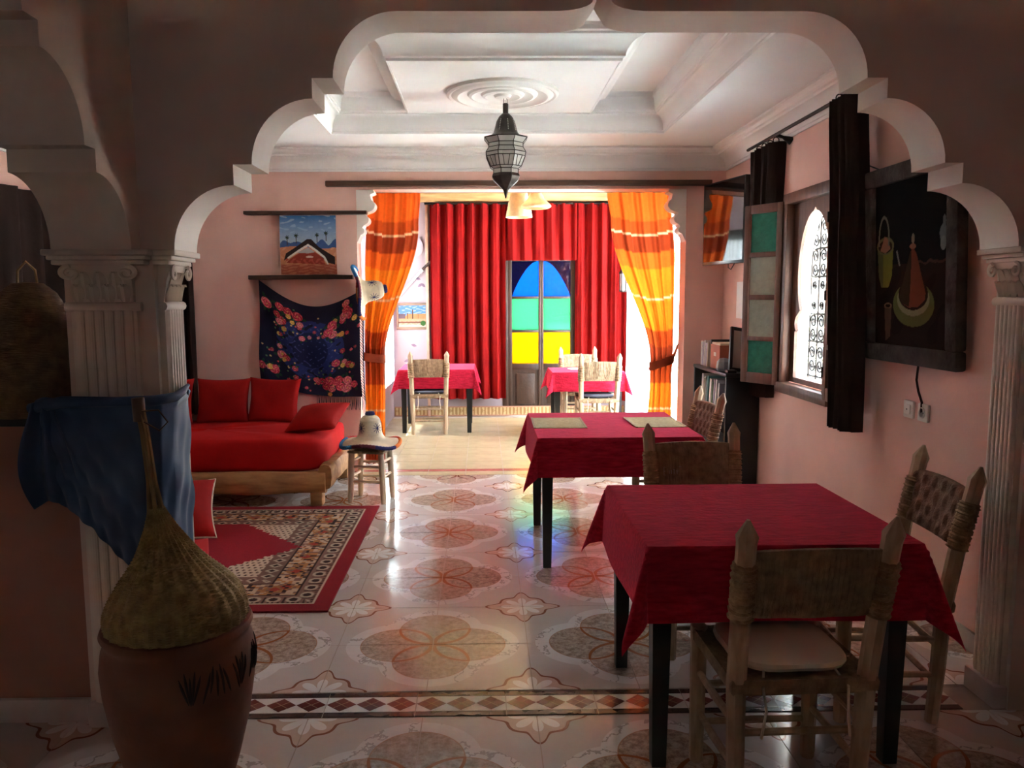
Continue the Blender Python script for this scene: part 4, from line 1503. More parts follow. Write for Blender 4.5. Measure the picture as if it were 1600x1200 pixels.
topz = 1.655 - .10 * u - .175 * np.sin(PI * u) ** 1.0
botz = .80 - .145 * u - .05 * np.sin(PI * u)
P[..., 2] = botz + (topz - botz) * v
P[..., 0] = xl + (xr - xl) * u - .012 * np.sin(v * 5) * (1 - u) + .02 * np.sin(PI * v) * (u - .5) * -1
P[..., 1] = 6.715 - .012 * np.sin(u * 19 + v * 4) * (.4 + .6 * (1 - v)) - .012 * np.sin(v * 9 + u * 6)
colour_grid('cloth', P, C, ATTR, shw)
FRING = M('navy_fringe', (.03, .025, .05), .9)
for i in range(34):
    uu = .55 + .45 * i / 33
    p = P[int(uu * (NU - 1)), 0]
    MB().tube([p, p + np.array((.004 * math.sin(i * 2.3), -.004, -.06)), p + np.array((.008 * math.sin(i * 1.9), .0, -.115))], [.002, .003, .0015], 4).build('fringe', FRING, shw)
for i in range(30):
    p = P[NU - 1, int(i / 29 * (NV - 40))]
    MB().tube([p, p + np.array((.025, -.004, -.03)), p + np.array((.032, -.004, -.09))], [.002, .003, .0015], 4).build('fringe', FRING, shw)

# still life on the right wall
U, V, C = flat_C(150, 200)
C[:] = (.010, .009, .010)
C[V < .50] = (.030, .014, .011)
C[(V < .5) & (wob(U * .4, V * .5) > .4)] = (.022, .010, .009)
C[(np.abs(V - .5 - .012 * wob(U, V)) < .008) & (U > .6)] = (.10, .04, .03)
# plate and tagine
C[ell(U, V, .55, .255, .28, .135)] = (.15, .15, .045)
C[ell(U, V, .55, .285, .22, .10)] = (.30, .28, .15)
C[ell(U, V, .55, .315, .20, .095)] = (.035, .018, .012)
C[inpoly(U, V, [(.36, .30), (.40, .26), (.50, .235), (.62, .24), (.71, .28), (.72, .32), (.60, .55), (.545, .60), (.50, .55)])] = (.22, .055, .030)
C[inpoly(U, V, [(.36, .30), (.40, .26), (.50, .24), (.52, .4), (.53, .58), (.50, .55)])] = (.05, .028, .015)
C[ell(U, V, .545, .60, .045, .015)] = (.34, .15, .10)
C[ell(U, V, .548, .645, .022, .03)] = (.30, .24, .17)
C[inpoly(U, V, [(.355, .49), (.375, .49), (.33, .585), (.31, .58)])] = (.22, .21, .17)
# basket
C[inpoly(U, V, [(.03, .60), (.27, .60), (.25, .43), (.20, .36), (.09, .36), (.05, .43)])] = (.24, .23, .045)
C[inpoly(U, V, [(.03, .60), (.12, .60), (.12, .36), (.09, .36), (.05, .43)])] = (.15, .14, .06)
C[ell(U, V, .15, .62, .13, .055)] = (.20, .18, .08)
C[ell(U, V, .15, .615, .105, .04)] = (.05, .03, .02)
C[inpoly(U, V, [(.07, .59), (.14, .68), (.18, .67), (.23, .60), (.15, .575)])] = (.45, .20, .12)
ar = ell(U, V, .13, .66, .085, .15) & ~ell(U, V, .13, .66, .065, .13) & (V > .62)
C[ar] = (.22, .20, .15)
# bottle and clay tube
C[ell(U, V, .93, .655, .045, .05)] = (.22, .24, .23); C[ell(U, V, .94, .72, .02, .035)] = (.2, .22, .21); C[ell(U, V, .93, .60, .035, .04)] = (.3, .31, .28)
C[inpoly(U, V, [(.16, .02), (.23, .05), (.25, .24), (.14, .24)])] = (.13, .065, .045)
C[ell(U, V, .195, .245, .058, .018)] = (.25, .13, .08); C[ell(U, V, .195, .245, .04, .011)] = (.03, .015, .01)
sl = empty('still_life_painting', (2.045, 3.675, 1.175), 0, 'dark still life with tagine and basket in rough thick frame', 'painting')
W_, H_ = .80, .945
fwid = .085
FRM = M('rough_frame', (.085, .07, .064), .9, .25, 12, 1, 40, color2=(.035, .024, .02), spec=.1)
C *= .6
P = np.zeros((150, 200, 3)); P[..., 0] = -.035; P[..., 1] = (W_ / 2 - fwid) * (1 - 2 * U); P[..., 2] = fwid + (H_ - 2 * fwid) * V
colour_grid('canvas', P, C, ATTRPIC, sl)
MB().box(-.055, -.002, -W_ / 2, W_ / 2, 0, fwid, bev=.012).build('frame_rail', FRM, sl)
MB().box(-.055, -.002, -W_ / 2, W_ / 2, H_ - fwid, H_, bev=.012).build('frame_rail', FRM, sl)
for s in (-1, 1): MB().box(-.055, -.002, s * W_ / 2 - (fwid if s > 0 else 0), s * W_ / 2 + (0 if s > 0 else fwid), fwid, H_ - fwid, bev=.012).build('frame_stile', FRM, sl)
MB().box(-.034, -.004, -W_ / 2 + .06, W_ / 2 - .06, .06, H_ - .06).build('backing', FRM, sl)
sl.rotation_euler = (0, R_(-2.5), 0)
tag(MB().tube([(2.05, 3.66, 1.18), (2.047, 3.665, 1.10), (2.047, 3.645, 1.05), (2.048, 3.612, 1.0), (2.045, 3.605, .955)], .006, 6).build('power_cable', BROWNCUR), 'short dark cable from the still life to the wall socket', 'cable')
def socket(y, label, kind):
    o = empty('wall_socket', (XR, y, .953), 0, label, 'socket', 'white wall sockets')
    pt = MB().box(-.014, 0, -.042, .042, -.042, .042, bev=.005).build('plate', PLASTIC, o)
    b = MB().lathe([(.026, 0), (.026, .006), (.021, .006), (.019, .001), (.001, .001)], 20)
    b.xf(Matrix.Translation((-.013, 0, 0)) @ Matrix.Rotation(R_(-90), 4, 'Y'))
    if kind:
        b.build('recess', PLASTIC, pt)
        for s in (-1, 1): MB().tube([(-.0125, s * .009, 0), (-.0165, s * .009, 0)], .003, 6).build('hole', BLACKP, pt)
    else:
        MB().box(-.019, -.013, -.024, .024, -.024, .024, bev=.004).build('cover', PLASTIC, o)
        MB().tube([(-.0185, 0, 0), (-.0205, 0, 0)], .004, 8).build('hole', BLACKP, pt)
socket(3.725, 'white antenna socket beside the power socket under still life', 0)
socket(3.60, 'white round pin power socket with the cable above', 1)

# kasbah picture in the alcove
U, V, C = flat_C(100, 80)
C[:] = (.14, .36, .72); C[(wob(U * .5, V) > .3) & (V > .6)] = (.40, .56, .80)
C[V < .62 - .1 * (U < .3)] = (.66, .36, .16)
C[(V < .62) & (U < .25) & (V > .4)] = (.22, .16, .20)
C[(V < .62) & (np.abs(U - .72) < .01)] = (.45, .2, .1)
C[(np.abs(U - .52) < .022) & (V < .82) & (V > .38)] = (.16, .08, .06); C[(np.abs(U - .33) < .015) & (V < .66) & (V > .38)] = (.2, .1, .07)
C[V < .38] = (.72, .46, .28); C[(V < .3) & (wob(U, V) > 0)] = (.78, .60, .46); C[(V < .26) & (V > .18)] = (.30, .14, .10); C[V < .12] = (.75, .66, .58)
C[ell(U, V, .9, .18, .1, .12)] = (.08, .22, .06)
C *= .45
kp = empty('kasbah_picture', (-.88, AY - .018, 1.10), 0, 'framed picture of a desert fortress on the alcove wall', 'picture')
P = np.zeros((100, 80, 3)); P[..., 0] = -.17 + .34 * U; P[..., 1] = -.006; P[..., 2] = .03 + .27 * V
colour_grid('print', P, C, ATTRPIC, kp)
FRB = M('picture_frame_wood', (.20, .13, .09), .6)
MB().box(-.195, .195, -.016, .016, 0, .03, bev=.003).build('frame_rail', FRB, kp); MB().box(-.195, .195, -.016, .016, .30, .33, bev=.003).build('frame_rail', FRB, kp)
for s in (-1, 1): MB().box(s * .183 - .013, s * .183 + .013, -.016, .016, .03, .30, bev=.003).build('frame_stile', FRB, kp)
MB().box(-.18, .18, -.004, .014, .02, .31).build('backing', FRB, kp)
# rifle, plate, post
rf = empty('long_rifle', (-.86, AY - .04, 1.72), 0, 'old silver banded rifle hung slanting on the alcove wall', 'rifle')
MB().tube([(-.26, 0, -.30), (.10, 0, .10)], [.012, .016], 8).build('barrel', M('pale_silver', (.62, .60, .58), .4, .1, 20, metal=.5), rf)
MB().tube([(.10, 0, .10), (.15, 0, .15), (.22, -.0, .21)], [.022, .018, .026], 8).build('stock', DKWOOD, rf)
MB().tube([(.085, 0, .085), (.12, 0, .12)], .026, 8).build('band', MATS['pale_silver'], rf)
b = MB().lathe([(.001, 0), (.09, .004), (.13, .018), (.132, .022), (.09, .010), (.001, .006)], 32)
b.xf(Matrix.Translation((-.86, AY - .003, 2.12)) @ Matrix.Rotation(R_(90), 4, 'X'))
tag(b.build('wall_plate', PALEPINK), 'pale round plate hung on the alcove wall behind curtain', 'plate')
tag(MB().box(-.70, -.665, AY - .05, AY - .002, .0, 2.64, bev=.004).build('wood_post', M('pink_post', (.62, .36, .26), .6)), 'slim pinkish post at the edge of the long red curtain', 'post')
LPR = M('leaf_print', (.19, .13, .20), .8)
rr = random.Random(4)
lp = empty('leaf_prints', (0, AY - .001, 0), 0, 'faint purple leaf prints scattered on the pale alcove wall', 'wall print')
for k in range(14):
    cx_, cz_ = -1.05 + .34 * rr.random(), .45 + 1.5 * rr.random()
    if 1.05 < cz_ < 1.5: continue
    a = rr.random() * PI
    pts = []
    for q in range(9):
        t = q / 8
        pts.append((t * .075 - .037, .017 * math.sin(t * PI)))
    pts += [(x_, -z_) for x_, z_ in pts[::-1][1:-1]]
    c_, s_ = math.cos(a), math.sin(a)
    MB().prism([(cx_ + x_ * c_ - z_ * s_, cz_ + x_ * s_ + z_ * c_) for x_, z_ in pts], 'y', -.0012, .0005).build('print', LPR, lp)
# wall lantern right
wl = empty('wall_sconce', (1.70, 9.55, 1.55), 0, 'small dark metal wall lantern beside the right red curtain', 'sconce')
MB().lathe([(.03, 0), (.05, .01), (.05, .02)], 6).build('base', METAL, wl)
for k in range(6):
    a = k * PI / 3
    MB().tube([(.045 * math.cos(a), .045 * math.sin(a), .02), (.045 * math.cos(a), .045 * math.sin(a), .22)], .005, 5).build('bar', METAL, wl)
MB().lathe([(.038, .02), (.038, .22)], 6).build('glass', LANTGL, wl)
MB().lathe([(.06, .22), (.05, .24), (.015, .30), (.008, .36)], 6).build('cap', METAL, wl)
MB().tube([(0, 0, .36), (.03, 0, .42), (.098, 0, .42)], .006, 6).build('arm', METAL, wl)

# ---------------------------------------------------------------- hats and stool
def make_hat(label):
    r = empty('straw_hat', (0, 0, 0), 0, label, 'hat', 'straw sun hats with wool trim')
    pr = [(.215, .008), (.195, .014), (.15, .026), (.11, .042), (.09, .068), (.083, .10), (.080, .14), (.072, .18), (.055, .205), (.025, .216), (.001, .218)]
    pr2 = []
    for i in range(len(pr) - 1):
        for k in range(4):
            t = k / 4
            pr2.append((pr[i][0] * (1 - t) + pr[i + 1][0] * t, pr[i][1] * (1 - t) + pr[i + 1][1] * t))
    pr2.append(pr[-1])
    b = MB(); b.lathe([(r_ + .0012 * (i % 2), z) for i, (r_, z) in enumerate(pr2)], 48, cap=False)
    inner = [(r_ - .004, z - .005) for r_, z in pr2]
    b.lathe([(max(.001, r_), z) for r_, z in inner], 48, cap=False)
    # wavy brim
    b.v = [(x, y, z + (.016 * math.sin(3 * math.atan2(y, x) + .6) * max(0, (math.hypot(x, y) - .12) / .09))) for x, y, z in b.v]
    strw = b.build('straw', STRAWHAT, r, 60)
    def brim(a0, a1, mat):
        pts = []
        n = 14
        for i in range(n + 1):
            a = a0 + (a1 - a0) * i / n
            pts.append((.217 * math.cos(a), .217 * math.sin(a), .006 + .016 * math.sin(3 * a + .6)))
        MB().tube(pts, [.013 + .002 * (i % 2) for i in range(n + 1)], 8).build('wool_trim', mat, r)
    seg = [WOOLR, WOOLO, WOOLR, WOOLC, WOOLC, MATS['wool_maroon'], WOOLB, WOOLO]
    for k in range(8): brim(k * PI / 4 + .2, (k + 1) * PI / 4 + .2, seg[k])
    MB().lathe([(.001, .205), (.03, .212), (.037, .222), (.03, .24), (.001, .244)], 16, cap=False).build('pompom', WOOLB, strw)
    for a in (-2.45, -.85, .3, 1.6):
        for k in range(5):
            d = k * PI / 5
            du, dz = .036 * math.cos(d), .040 * math.sin(d)
            pts = []
            for s in (-1, 0, 1):
                zz = .125 + s * dz
                rad = .0835 - .08 * max(0, zz - .125) + .04 * max(0, .125 - zz)
                pts.append((rad * math.cos(a + s * du / .08), rad * math.sin(a + s * du / .08), zz))
            MB().tube(pts, .0020, 5).build('stitch', WOOLB, strw)
    return r
M('wool_maroon', (.20, .03, .06), .9, .1, 60, 1, 200)
hat = make_hat('woven straw hat with blue pompom resting on the wooden stool')
hat.location = (-.835, 5.76, .425); hat.rotation_euler = (0, 0, R_(5))
h2 = copy_tree(hat); tag(h2, 'straw hat hung sideways on the wall edge by the curtain', 'hat')
h2.location = (-1.02, 6.50, 1.54); h2.rotation_euler = (R_(0), R_(82), R_(8))
STOOLW = M('stool_wood', (.74, .57, .40), .6, .1, 10, .1, 40, color2=(.60, .43, .28))
st = empty('stool', (-.835, 5.76, 0), R_(-12), 'pale turned wooden stool carrying the straw hat', 'stool')
for sx in (-1, 1):
    for sy in (-1, 1):
        MB().tube([(sx * .128, sy * .105, 0), (sx * .125, sy * .103, .05), (sx * .118, sy * .10, .25), (sx * .112, sy * .098, .40)], [.017, .022, .024, .022], 10).build('leg', STOOLW, st)
for z in (.16, .27):
    for sy in (-1, 1): MB().tube([(-.12, sy * .1, z), (.12, sy * .1, z)], .0105, 8).build('rung', STOOLW, st)
    for sx in (-1, 1): MB().tube([(sx * .12, -.1, z + .035), (sx * .12, .1, z + .035)], .0105, 8).build('rung', STOOLW, st)
P = np.zeros((33, 33, 3))
for i in range(33):
    for j in range(33):
        u, v = -1 + i / 16, -1 + j / 16
        P[i, j] = (u * .14, v * .125, .405 - .01 * (1 - max(abs(u), abs(v))) + .003 * abs(math.sin((u if abs(u) > abs(v) else v) * 20)))
b = MB().grid(P); b.box(-.139, .139, -.124, .124, .37, .392, bev=.008); b.build('seat', STRAW, st)

# ---------------------------------------------------------------- urn with wicker lid
ur = empty('clay_urn', (-.915, 2.27, 0), 0, 'large terracotta urn standing in front of the left column', 'urn')
pr = [(.001, .0), (.125, .0), (.135, .02), (.165, .12), (.195, .24), (.214, .36), (.219, .43), (.212, .485), (.204, .505), (.208, .52), (.215, .535), (.21, .548), (.19, .55), (.18, .53), (.18, .45), (.001, .44)]
urb = MB().lathe(pr, 56, cap=False).build('body', TERRA, ur, 50)
def urad(z): return float(np.interp(z, [.24, .36, .43, .485, .505], [.195, .214, .219, .212, .204])) + .0008
rr = random.Random(5)
for k, a0 in enumerate((-62, -42, -20, 4, 26)):
    for q in range(5):
        a = R_(a0 + (q - 2) * 3.2); ln = .075 + .02 * rr.random()
        pts = []
        for i in range(6):
            t = i / 5
            zz = .475 - ln * t if q % 2 else .46 - ln * t * .9
            aa = a + (q - 2) * .055 * (t - .2) * (1 if k % 2 else -1)
            pts.append((urad(zz) * math.cos(aa), urad(zz) * math.sin(aa), zz))
        MB().tube(pts, [.001, .0035, .004, .0035, .003, .001], 5).build('painted_stroke', TERRAD, urb)
wk = empty('wicker_lid', (-.915, 2.27, .548), 0, 'conical wicker lid with tall stem covering the terracotta urn', 'basket lid')
pr = [(.19, -.02), (.198, .0), (.200, .03), (.196, .055), (.18, .09), (.15, .13), (.118, .165), (.09, .20), (.066, .24), (.046, .28), (.03, .32), (.022, .345)]
pr2 = []
for i in range(len(pr) - 1):
    for k in range(8):
        t = k / 8
        pr2.append((pr[i][0] * (1 - t) + pr[i + 1][0] * t, pr[i][1] * (1 - t) + pr[i + 1][1] * t))
pr2.append(pr[-1])
b = MB()
NS = 112
v = []; f = []
for i, (r_, z) in enumerate(pr2):
    for k in range(NS):
        a = 2 * PI * k / NS
        w_ = .0022 * (1 if ((k // 2 + i) % 2) else -1) + .0035 * math.cos(a * 28)
        rr_ = r_ + w_ * min(1, r_ / .06)
        v.append((rr_ * math.cos(a), rr_ * math.sin(a), z))
for i in range(len(pr2) - 1):
    for k in range(NS):
        l = (k + 1) % NS
        f.append((i * NS + k, i * NS + l, (i + 1) * NS + l, (i + 1) * NS + k))
b.add(v, f)
b.v = [(x - .045 * max(0, z - .1) / .24, y, z) for x, y, z in b.v]
b.build('cone', WICKER, wk, 25)
sx_ = -.046
for k in range(5):
    a = 2 * PI * k / 5
    MB().tube([(sx_ + .02 * math.cos(a), .02 * math.sin(a), .33), (sx_ - .008 + .010 * math.cos(a), .010 * math.sin(a), .42), (sx_ - .02 + .008 * math.cos(a), .008 * math.sin(a), .56), (sx_ - .034 + .008 * math.cos(a), .008 * math.sin(a), .66)], .0065, 6).build('stem_cane', CANE, wk)
MB().tube([(sx_ - .033, 0, .60), (sx_ - .036, 0, .668)], .018, 10).build('grip', M('leather_grip', (.10, .055, .03), .5), wk)
MB().tube([(sx_ - .02, -.012, .63), (sx_ + .03, -.02, .635), (sx_ + .055, -.02, .60), (sx_ + .03, -.02, .575), (sx_ - .015, -.015, .60)], .0025, 5).build('strap', MATS['leather_grip'], wk)

# ---------------------------------------------------------------- blue cloth round the column
path = [(-1.50, 2.645), (-1.45, 2.612), (-1.38, 2.598), (-1.26, 2.590), (-1.14, 2.596), (-1.075, 2.622), (-1.050, 2.68), (-1.048, 2.74), (-1.050, 2.80)]
seglen = [0]
for i in range(1, len(path)): seglen.append(seglen[-1] + math.dist(path[i], path[i - 1]))
Lp = seglen[-1]
NU, NV = 120, 40
P = np.zeros((NU, NV, 3))
for i in range(NU):
    s_ = i / (NU - 1) * Lp
    x_ = np.interp(s_, seglen, [p[0] for p in path]); y_ = np.interp(s_, seglen, [p[1] for p in path])
    bz = np.interp(s_, [0, .05, .12, .20, .40, .47, .56, Lp], [.98, .86, .80, .74, .50, .50, .56, .66])
    tz = 1.165 + .012 * math.sin(s_ * 25) + (.02 if s_ > .6 else 0)
    for j in range(NV):
        t = j / (NV - 1)
        z = tz + (bz - tz) * t
        d = (s_ * .8 + (tz - z)) 
        kk = 1 if s_ < .40 else .3
        rip = kk * .011 * math.sin((z * .8 + s_ * 1.1) * 34 + 3 * math.sin(s_ * 5)) * min(1, t * 4) + .006 * math.sin((z * .45 - s_ * 1.5) * 62) * t
        if t < .06: rip += .010 * math.sin(PI * t / .06)
        ang = np.interp(s_, [0, .40, .50, Lp], [-PI / 2, -PI / 2, 0, 0])
        P[i, j] = (x_ + math.cos(ang) * rip, y_ + math.sin(ang) * abs(rip) + (-.02 * math.sin(PI * t) if s_ < .5 else 0), z)
bc = empty('blue_cloth', (0, 0, 0), 0, 'blue satin cloth wrapped around the left column', 'cloth')
MB().grid(P).build('wrap', BLUECL, bc, 70)
P = np.zeros((40, 26, 3))
for i in range(40):
    for j in range(26):
        u, t = i / 39, j / 25
        wdt = .055 + .06 * math.sin(t * PI * .8)
        P[i, j] = (-1.455 + .05 * t + (u - .5) * wdt * 2 * (.6 + .5 * t), 2.60 - .02 * math.sin(u * 13 + t * 3) - .02 * math.sin(t * PI), 1.16 - .36 * t + .03 * math.sin(u * 5) * t)
MB().grid(P).build('loose_end', BLUECL, bc, 70)
MB().tube([(-1.50, 2.61, 1.14), (-1.38, 2.580, 1.165), (-1.2, 2.575, 1.165), (-1.085, 2.602, 1.165), (-1.040, 2.66, 1.17), (-1.040, 2.72, 1.18), (-1.045, 2.79, 1.195)], [.018, .02, .016, .018, .016, .014, .006], 10).build('rolled_edge', BLUECL, bc)

# basket on the ledge
bk = empty('straw_basket', (-1.585, 2.79, 1.10), 0, 'tall domed straw basket on the black parapet ledge', 'basket')
pr = [(.001, .0), (.155, .0), (.165, .04), (.168, .12), (.160, .20), (.145, .28), (.12, .36), (.09, .42), (.05, .455), (.001, .46)]
pr2 = []
for i in range(len(pr) - 1):
    for k in range(5):
        t = k / 5
        pr2.append((pr[i][0] * (1 - t) + pr[i + 1][0] * t + .0015 * (k % 2), pr[i][1] * (1 - t) + pr[i + 1][1] * t))
pr2.append(pr[-1])
MB().lathe(pr2, 40, cap=False).build('body', WICKD, bk, 25)
MB().tube([(-.035, 0, .44), (-.03, 0, .50), (0, 0, .53), (.03, 0, .50), (.035, 0, .44)], .005, 6).build('loop', CANE, bk)

# ---------------------------------------------------------------- hanging lantern
ln = empty('hanging_lantern', (.162, 5.40, 0), 0, 'eight sided metal and glass lantern hanging from the rosette', 'lantern')
MB().tube([(-.012, 0, 2.815), (-.014, 0, 2.79), (-.010, 0, 2.765)], .0022, 5).build('hook', IRON, ln)
MB().tube([(.0, 0, 2.815), (.012, 0, 2.80), (.012, 0, 2.765)], .0022, 5).build('hook', IRON, ln)
MB().lathe([(.018, 2.70), (.019, 2.775), (.012, 2.778)], 14).build('neck', METAL, ln)
dome = [(.0, 2.715), (.022, 2.712), (.045, 2.69), (.062, 2.66), (.072, 2.62), (.082, 2.585), (.105, 2.562), (.145, 2.552)]
MB().lathe([(max(.001, r_), z) for r_, z in dome[::-1]], 24, cap=False).build('dome', METAL, ln)
dome_o = kids(ln)[-1]
HOLE = M('hole_glint', (.80, .76, .70), .5)
for k in range(8):
    a = k * PI / 4 + .2
    for q in range(7):
        z = 2.60 + q * .011; r_ = float(np.interp(z, [2.585, 2.62, 2.66, 2.69], [.082, .072, .062, .045])) + .0005
        MB().tube([(r_ * math.cos(a), r_ * math.sin(a), z), ((r_ + .001) * math.cos(a), (r_ + .001) * math.sin(a), z)], .0030, 6).build('perforation', HOLE, dome_o)
LV = [(.150, 2.550), (.122, 2.515), (.122, 2.488), (.142, 2.455), (.138, 2.43), (.110, 2.365), (.088, 2.350), (.088, 2.318), (.094, 2.305)]
NG = 8
def lp_(l, k):
    a = 2 * PI * k / NG + PI / 8
    return Vector((LV[l][0] * math.cos(a), LV[l][0] * math.sin(a), LV[l][1]))
for l in range(len(LV) - 2):
    for k in range(NG):
        q = [lp_(l, k), lp_(l, k + 1), lp_(l + 1, k + 1), lp_(l + 1, k)]
        c = sum(q, Vector()) / 4
        nrm = Vector((c.x, c.y, 0)).normalized() * .003
        MB().add([p for p in q] + [p - nrm for p in q], [(0, 1, 2, 3), (7, 6, 5, 4), (0, 4, 5, 1), (1, 5, 6, 2), (2, 6, 7, 3), (3, 7, 4, 0)]).build('glass_pane', LANTGL, ln, 0)
        MB().tube([lp_(l, k), lp_(l + 1, k)], .0032, 5).build('lead_rib', METAL, ln)
for l in range(len(LV) - 1):
    MB().tube([lp_(l, k) for k in range(NG)], .0032 if l else .005, 5, closed=True).build('lead_ring', METAL, ln)
for k in range(NG):          # inner ornament lines on the big panes
    a0, a1 = lp_(4, k), lp_(4, k + 1); b0, b1 = lp_(5, k), lp_(5, k + 1)
    o_ = Vector((a0.x + a1.x, a0.y + a1.y, 0)).normalized() * .001
    for w0, w1 in ((.28, .36), (.72, .64)):
        MB().tube([a0.lerp(a1, w0) + o_, b0.lerp(b1, w1) + o_], .0026, 5).build('lead_rib', METAL, ln)
MB().lathe([(.094, 2.318), (.10, 2.300), (.088, 2.275), (.054, 2.245), (.02, 2.215), (.006, 2.165), (.001, 2.16)], 8, cap=False, rot=PI / 8).build('finial', METAL, ln, 30)

# ---------------------------------------------------------------- pendant shades in the alcove
def pendant(x, y, zt, prof, mat, label, ribs):
    o = empty('pendant_lamp', (x, y, 0), 0, label, 'lamp')
    b = MB()
    pr2 = []
    for i in range(len(prof) - 1):
        for k in range(ribs):
            t = k / ribs
            pr2.append((prof[i][0] * (1 - t) + prof[i + 1][0] * t + (.003 if k % 2 else 0), zt + prof[i][1] * (1 - t) + prof[i + 1][1] * t))
    pr2.append((prof[-1][0], zt + prof[-1][1]))
    b.lathe(pr2, 36, cap=False); b.lathe([(max(.001, r_ - .005), z) for r_, z in pr2], 36, cap=False)
    b.build('shade', mat, o, 50)
    MB().tube([(0, 0, zt - .01), (0, 0, 2.80)], .004, 6).build('cord', PADCR, o)
    MB().lathe([(.02, zt - .07), (.022, zt - .02), (.012, zt - .005)], 12).build('lamp_holder', PLASTIC, o)
pendant(.385, 8.3, 2.58, [(.055, 0), (.085, -.01), (.105, -.10), (.13, -.22), (.138, -.262)], RATTAN, 'tall ribbed rattan pendant shade in the alcove', 6)
pendant(.545, 8.05, 2.545, [(.04, 0), (.06, -.02), (.085, -.07), (.125, -.11), (.15, -.135), (.15, -.15), (.12, -.165)], CREAMSH, 'wide cream pendant shade beside the rattan one', 2)

# ---------------------------------------------------------------- television
tv = empty('television', (1.925, 6.30, 1.75), math.atan2(-.60, .145), 'black television mounted in the corner above the bookshelf', 'television')
# local x runs along the screen, local -y faces the room
tvc = MB().box(-.31, .31, -.022, .022, 0, .655, bev=.006).build('case', BLACKP, tv)
MB().box(-.295, .295, -.0245, -.0215, .025, .64).build('screen', SCREEN, tvc)
MB().tube([(0, .02, .30), (.02, .08, .31), (.0, .115, .31)], .02, 8).build('bracket', BLACKP, tv)
MB().tube([(.06, .0, .01), (.07, -.005, -.03), (.11, -.005, -.045), (.15, 0, .0)], .004, 5).build('cable', BLACKP, tv)
tag(MB().box(2.050, 2.058, 6.16, 6.36, 1.32, 1.61).build('notice_sheet', PAPER), 'white paper notice on the wall beside the shutter', 'notice')

# ---------------------------------------------------------------- bookshelf
bs = empty('bookshelf', (1.925, 6.215, 0), 0, 'black open bookshelf in the corner behind the tables', 'bookshelf')
for s in (-1, 1): MB().box(-.125, .125, s * .435 - .0125, s * .435 + .0125, 0, .90, bev=.002).build('side_panel', BLACKW, bs)
for z in (.04, .32, .60): MB().box(-.12, .12, -.4225, .4225, z, z + .022).build('shelf', BLACKW, bs)
MB().box(-.13, .13, -.45, .45, .90, .925, bev=.002).build('top', BLACKW, bs)
MB().box(.110, .125, -.4225, .4225, 0, .90).build('back_panel', BLACKW, bs)
bcol = [('book_white', (.72, .70, .68)), ('book_cream', (.66, .58, .44)), ('book_teal', (.10, .26, .28)), ('book_grey', (.36, .38, .40)), ('book_green', (.16, .26, .14)), ('book_rust', (.42, .10, .04)), ('book_violet', (.50, .44, .56))]
BM = {n_: M(n_, c_, .6, .05) for n_, c_ in bcol}
def book(y, z, th, h, d, tilt, mat, label, x=1.815):
    o = empty('book', (x, y, z), 0, label, 'book', 'books on the black bookshelf')
    MB().box(0, d, -th / 2, -th / 2 + .003, 0, h).build('cover', mat, o)
    MB().box(0, d, th / 2 - .003, th / 2, 0, h).build('cover', mat, o)
    MB().box(0, .003, -th / 2, th / 2, 0, h).build('spine', mat, o)
    MB().box(.004, d - .004, -th / 2 + .003, th / 2 - .003, .003, h - .004).build('pages', PAPER, o)
    o.rotation_euler = (R_(tilt), 0, 0)
    return o
names = ['white', 'cream', 'grey', 'teal', 'white', 'green', 'violet', 'white', 'grey']
y = 6.52
desc = ['tall white', 'cream', 'thin grey', 'teal', 'broad white', 'green', 'violet', 'slim white', 'thick grey']
for k, nm in enumerate(names):
    th = [.035, .022, .018, .03, .045, .025, .02, .03, .04][k]
    y -= th + .026
    book(y, .624, th, [.24, .21, .225, .235, .22, .2, .225, .23, .21][k], .17, [4, 5, 6, 6, 7, 7, 8, 8, 9][k], BM['book_' + nm], '%s book leaning on the upper shelf of the bookcase' % desc[k])
y = 6.60
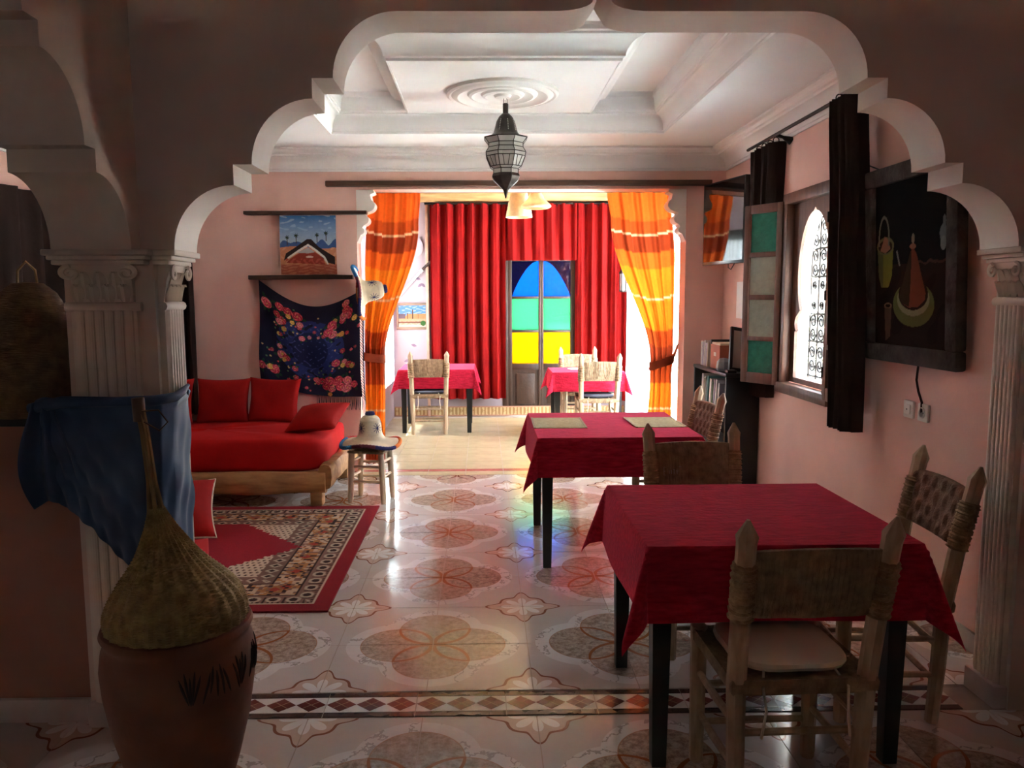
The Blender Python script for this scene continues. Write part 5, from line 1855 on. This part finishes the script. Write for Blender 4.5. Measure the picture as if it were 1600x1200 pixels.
for k, nm in enumerate(['white', 'violet', 'white', 'violet', 'cream']):
    th = .03
    y -= th + .012
    book(y, .927, th, [.20, .19, .21, .19, .2][k], .15, 3 + k, BM['book_' + nm], ['tall white', 'violet', 'thick white', 'dark violet', 'cream'][k] + ' booklet standing on top of the bookcase', 1.83)
ob = empty('file_box', (1.93, 6.20, .926), 0, 'rust orange file box on top of the bookcase', 'box')
obb = MB().box(-.09, .11, -.12, .12, 0, .19, bev=.003).build('body', BM['book_rust'], ob)
MB().box(-.085, .105, -.115, .115, .188, .206).build('papers', PADCR, ob)
MB().box(-.092, -.09, -.03, .03, .10, .13).build('label_holder', PADCR, obb)
MB().box(-.092, .112, .10, .122, .19, .225, bev=.002).build('divider', BLACKW, ob)
b = MB().lathe([(.001, 0), (.05, .0), (.058, .02), (.05, .07), (.03, .095), (.001, .10)], 7, cap=False)
o = b.build('grey_stone', BM['book_grey'], None, 20); o.location = (1.855, 6.02, .926); tag(o, 'pale grey angular stone on the bookcase edge', 'stone')
mf = empty('leaning_mirror', (1.935, 5.90, .928), 0, 'black framed mirror leaning on top of the bookcase', 'mirror')
for (a, c_, z0, z1) in ((-.085, -.06, 0, .34), (.06, .085, 0, .34), (-.06, .06, 0, .025), (-.06, .06, .315, .34)):
    MB().box(a, c_, -.012, .012, z0, z1, bev=.003).build('frame', BLACKW, mf)
MB().box(-.06, .06, -.003, .005, .025, .315).build('glass', MIRR, mf)
mf.rotation_euler = (R_(-14), R_(9), R_(10))
o = MB().box(1.815, 1.885, 5.79, 5.86, .926, .95, bev=.006).build('speaker_box', BLACKP); tag(o, 'small black gadget at the front edge of the bookcase', 'gadget')

# small things on the alcove table
o = MB().box(-.055, .055, -.04, .04, 0, .012, bev=.004).build('napkin', PAPER); o.location = (.99, 8.55, .7095); o.rotation_euler = (0, 0, R_(20)); tag(o, 'folded white napkin on the table before glass door', 'napkin')
cupm = M('blue_cup', (.05, .30, .62), .4)
o = MB().lathe([(.001, 0), (.026, 0), (.032, .07), (.029, .07), (.024, .006), (.001, .006)], 20, cap=False).build('cup', cupm); o.location = (1.44, 8.62, .7095); tag(o, 'small bright blue cup at the table edge near daylight', 'cup')
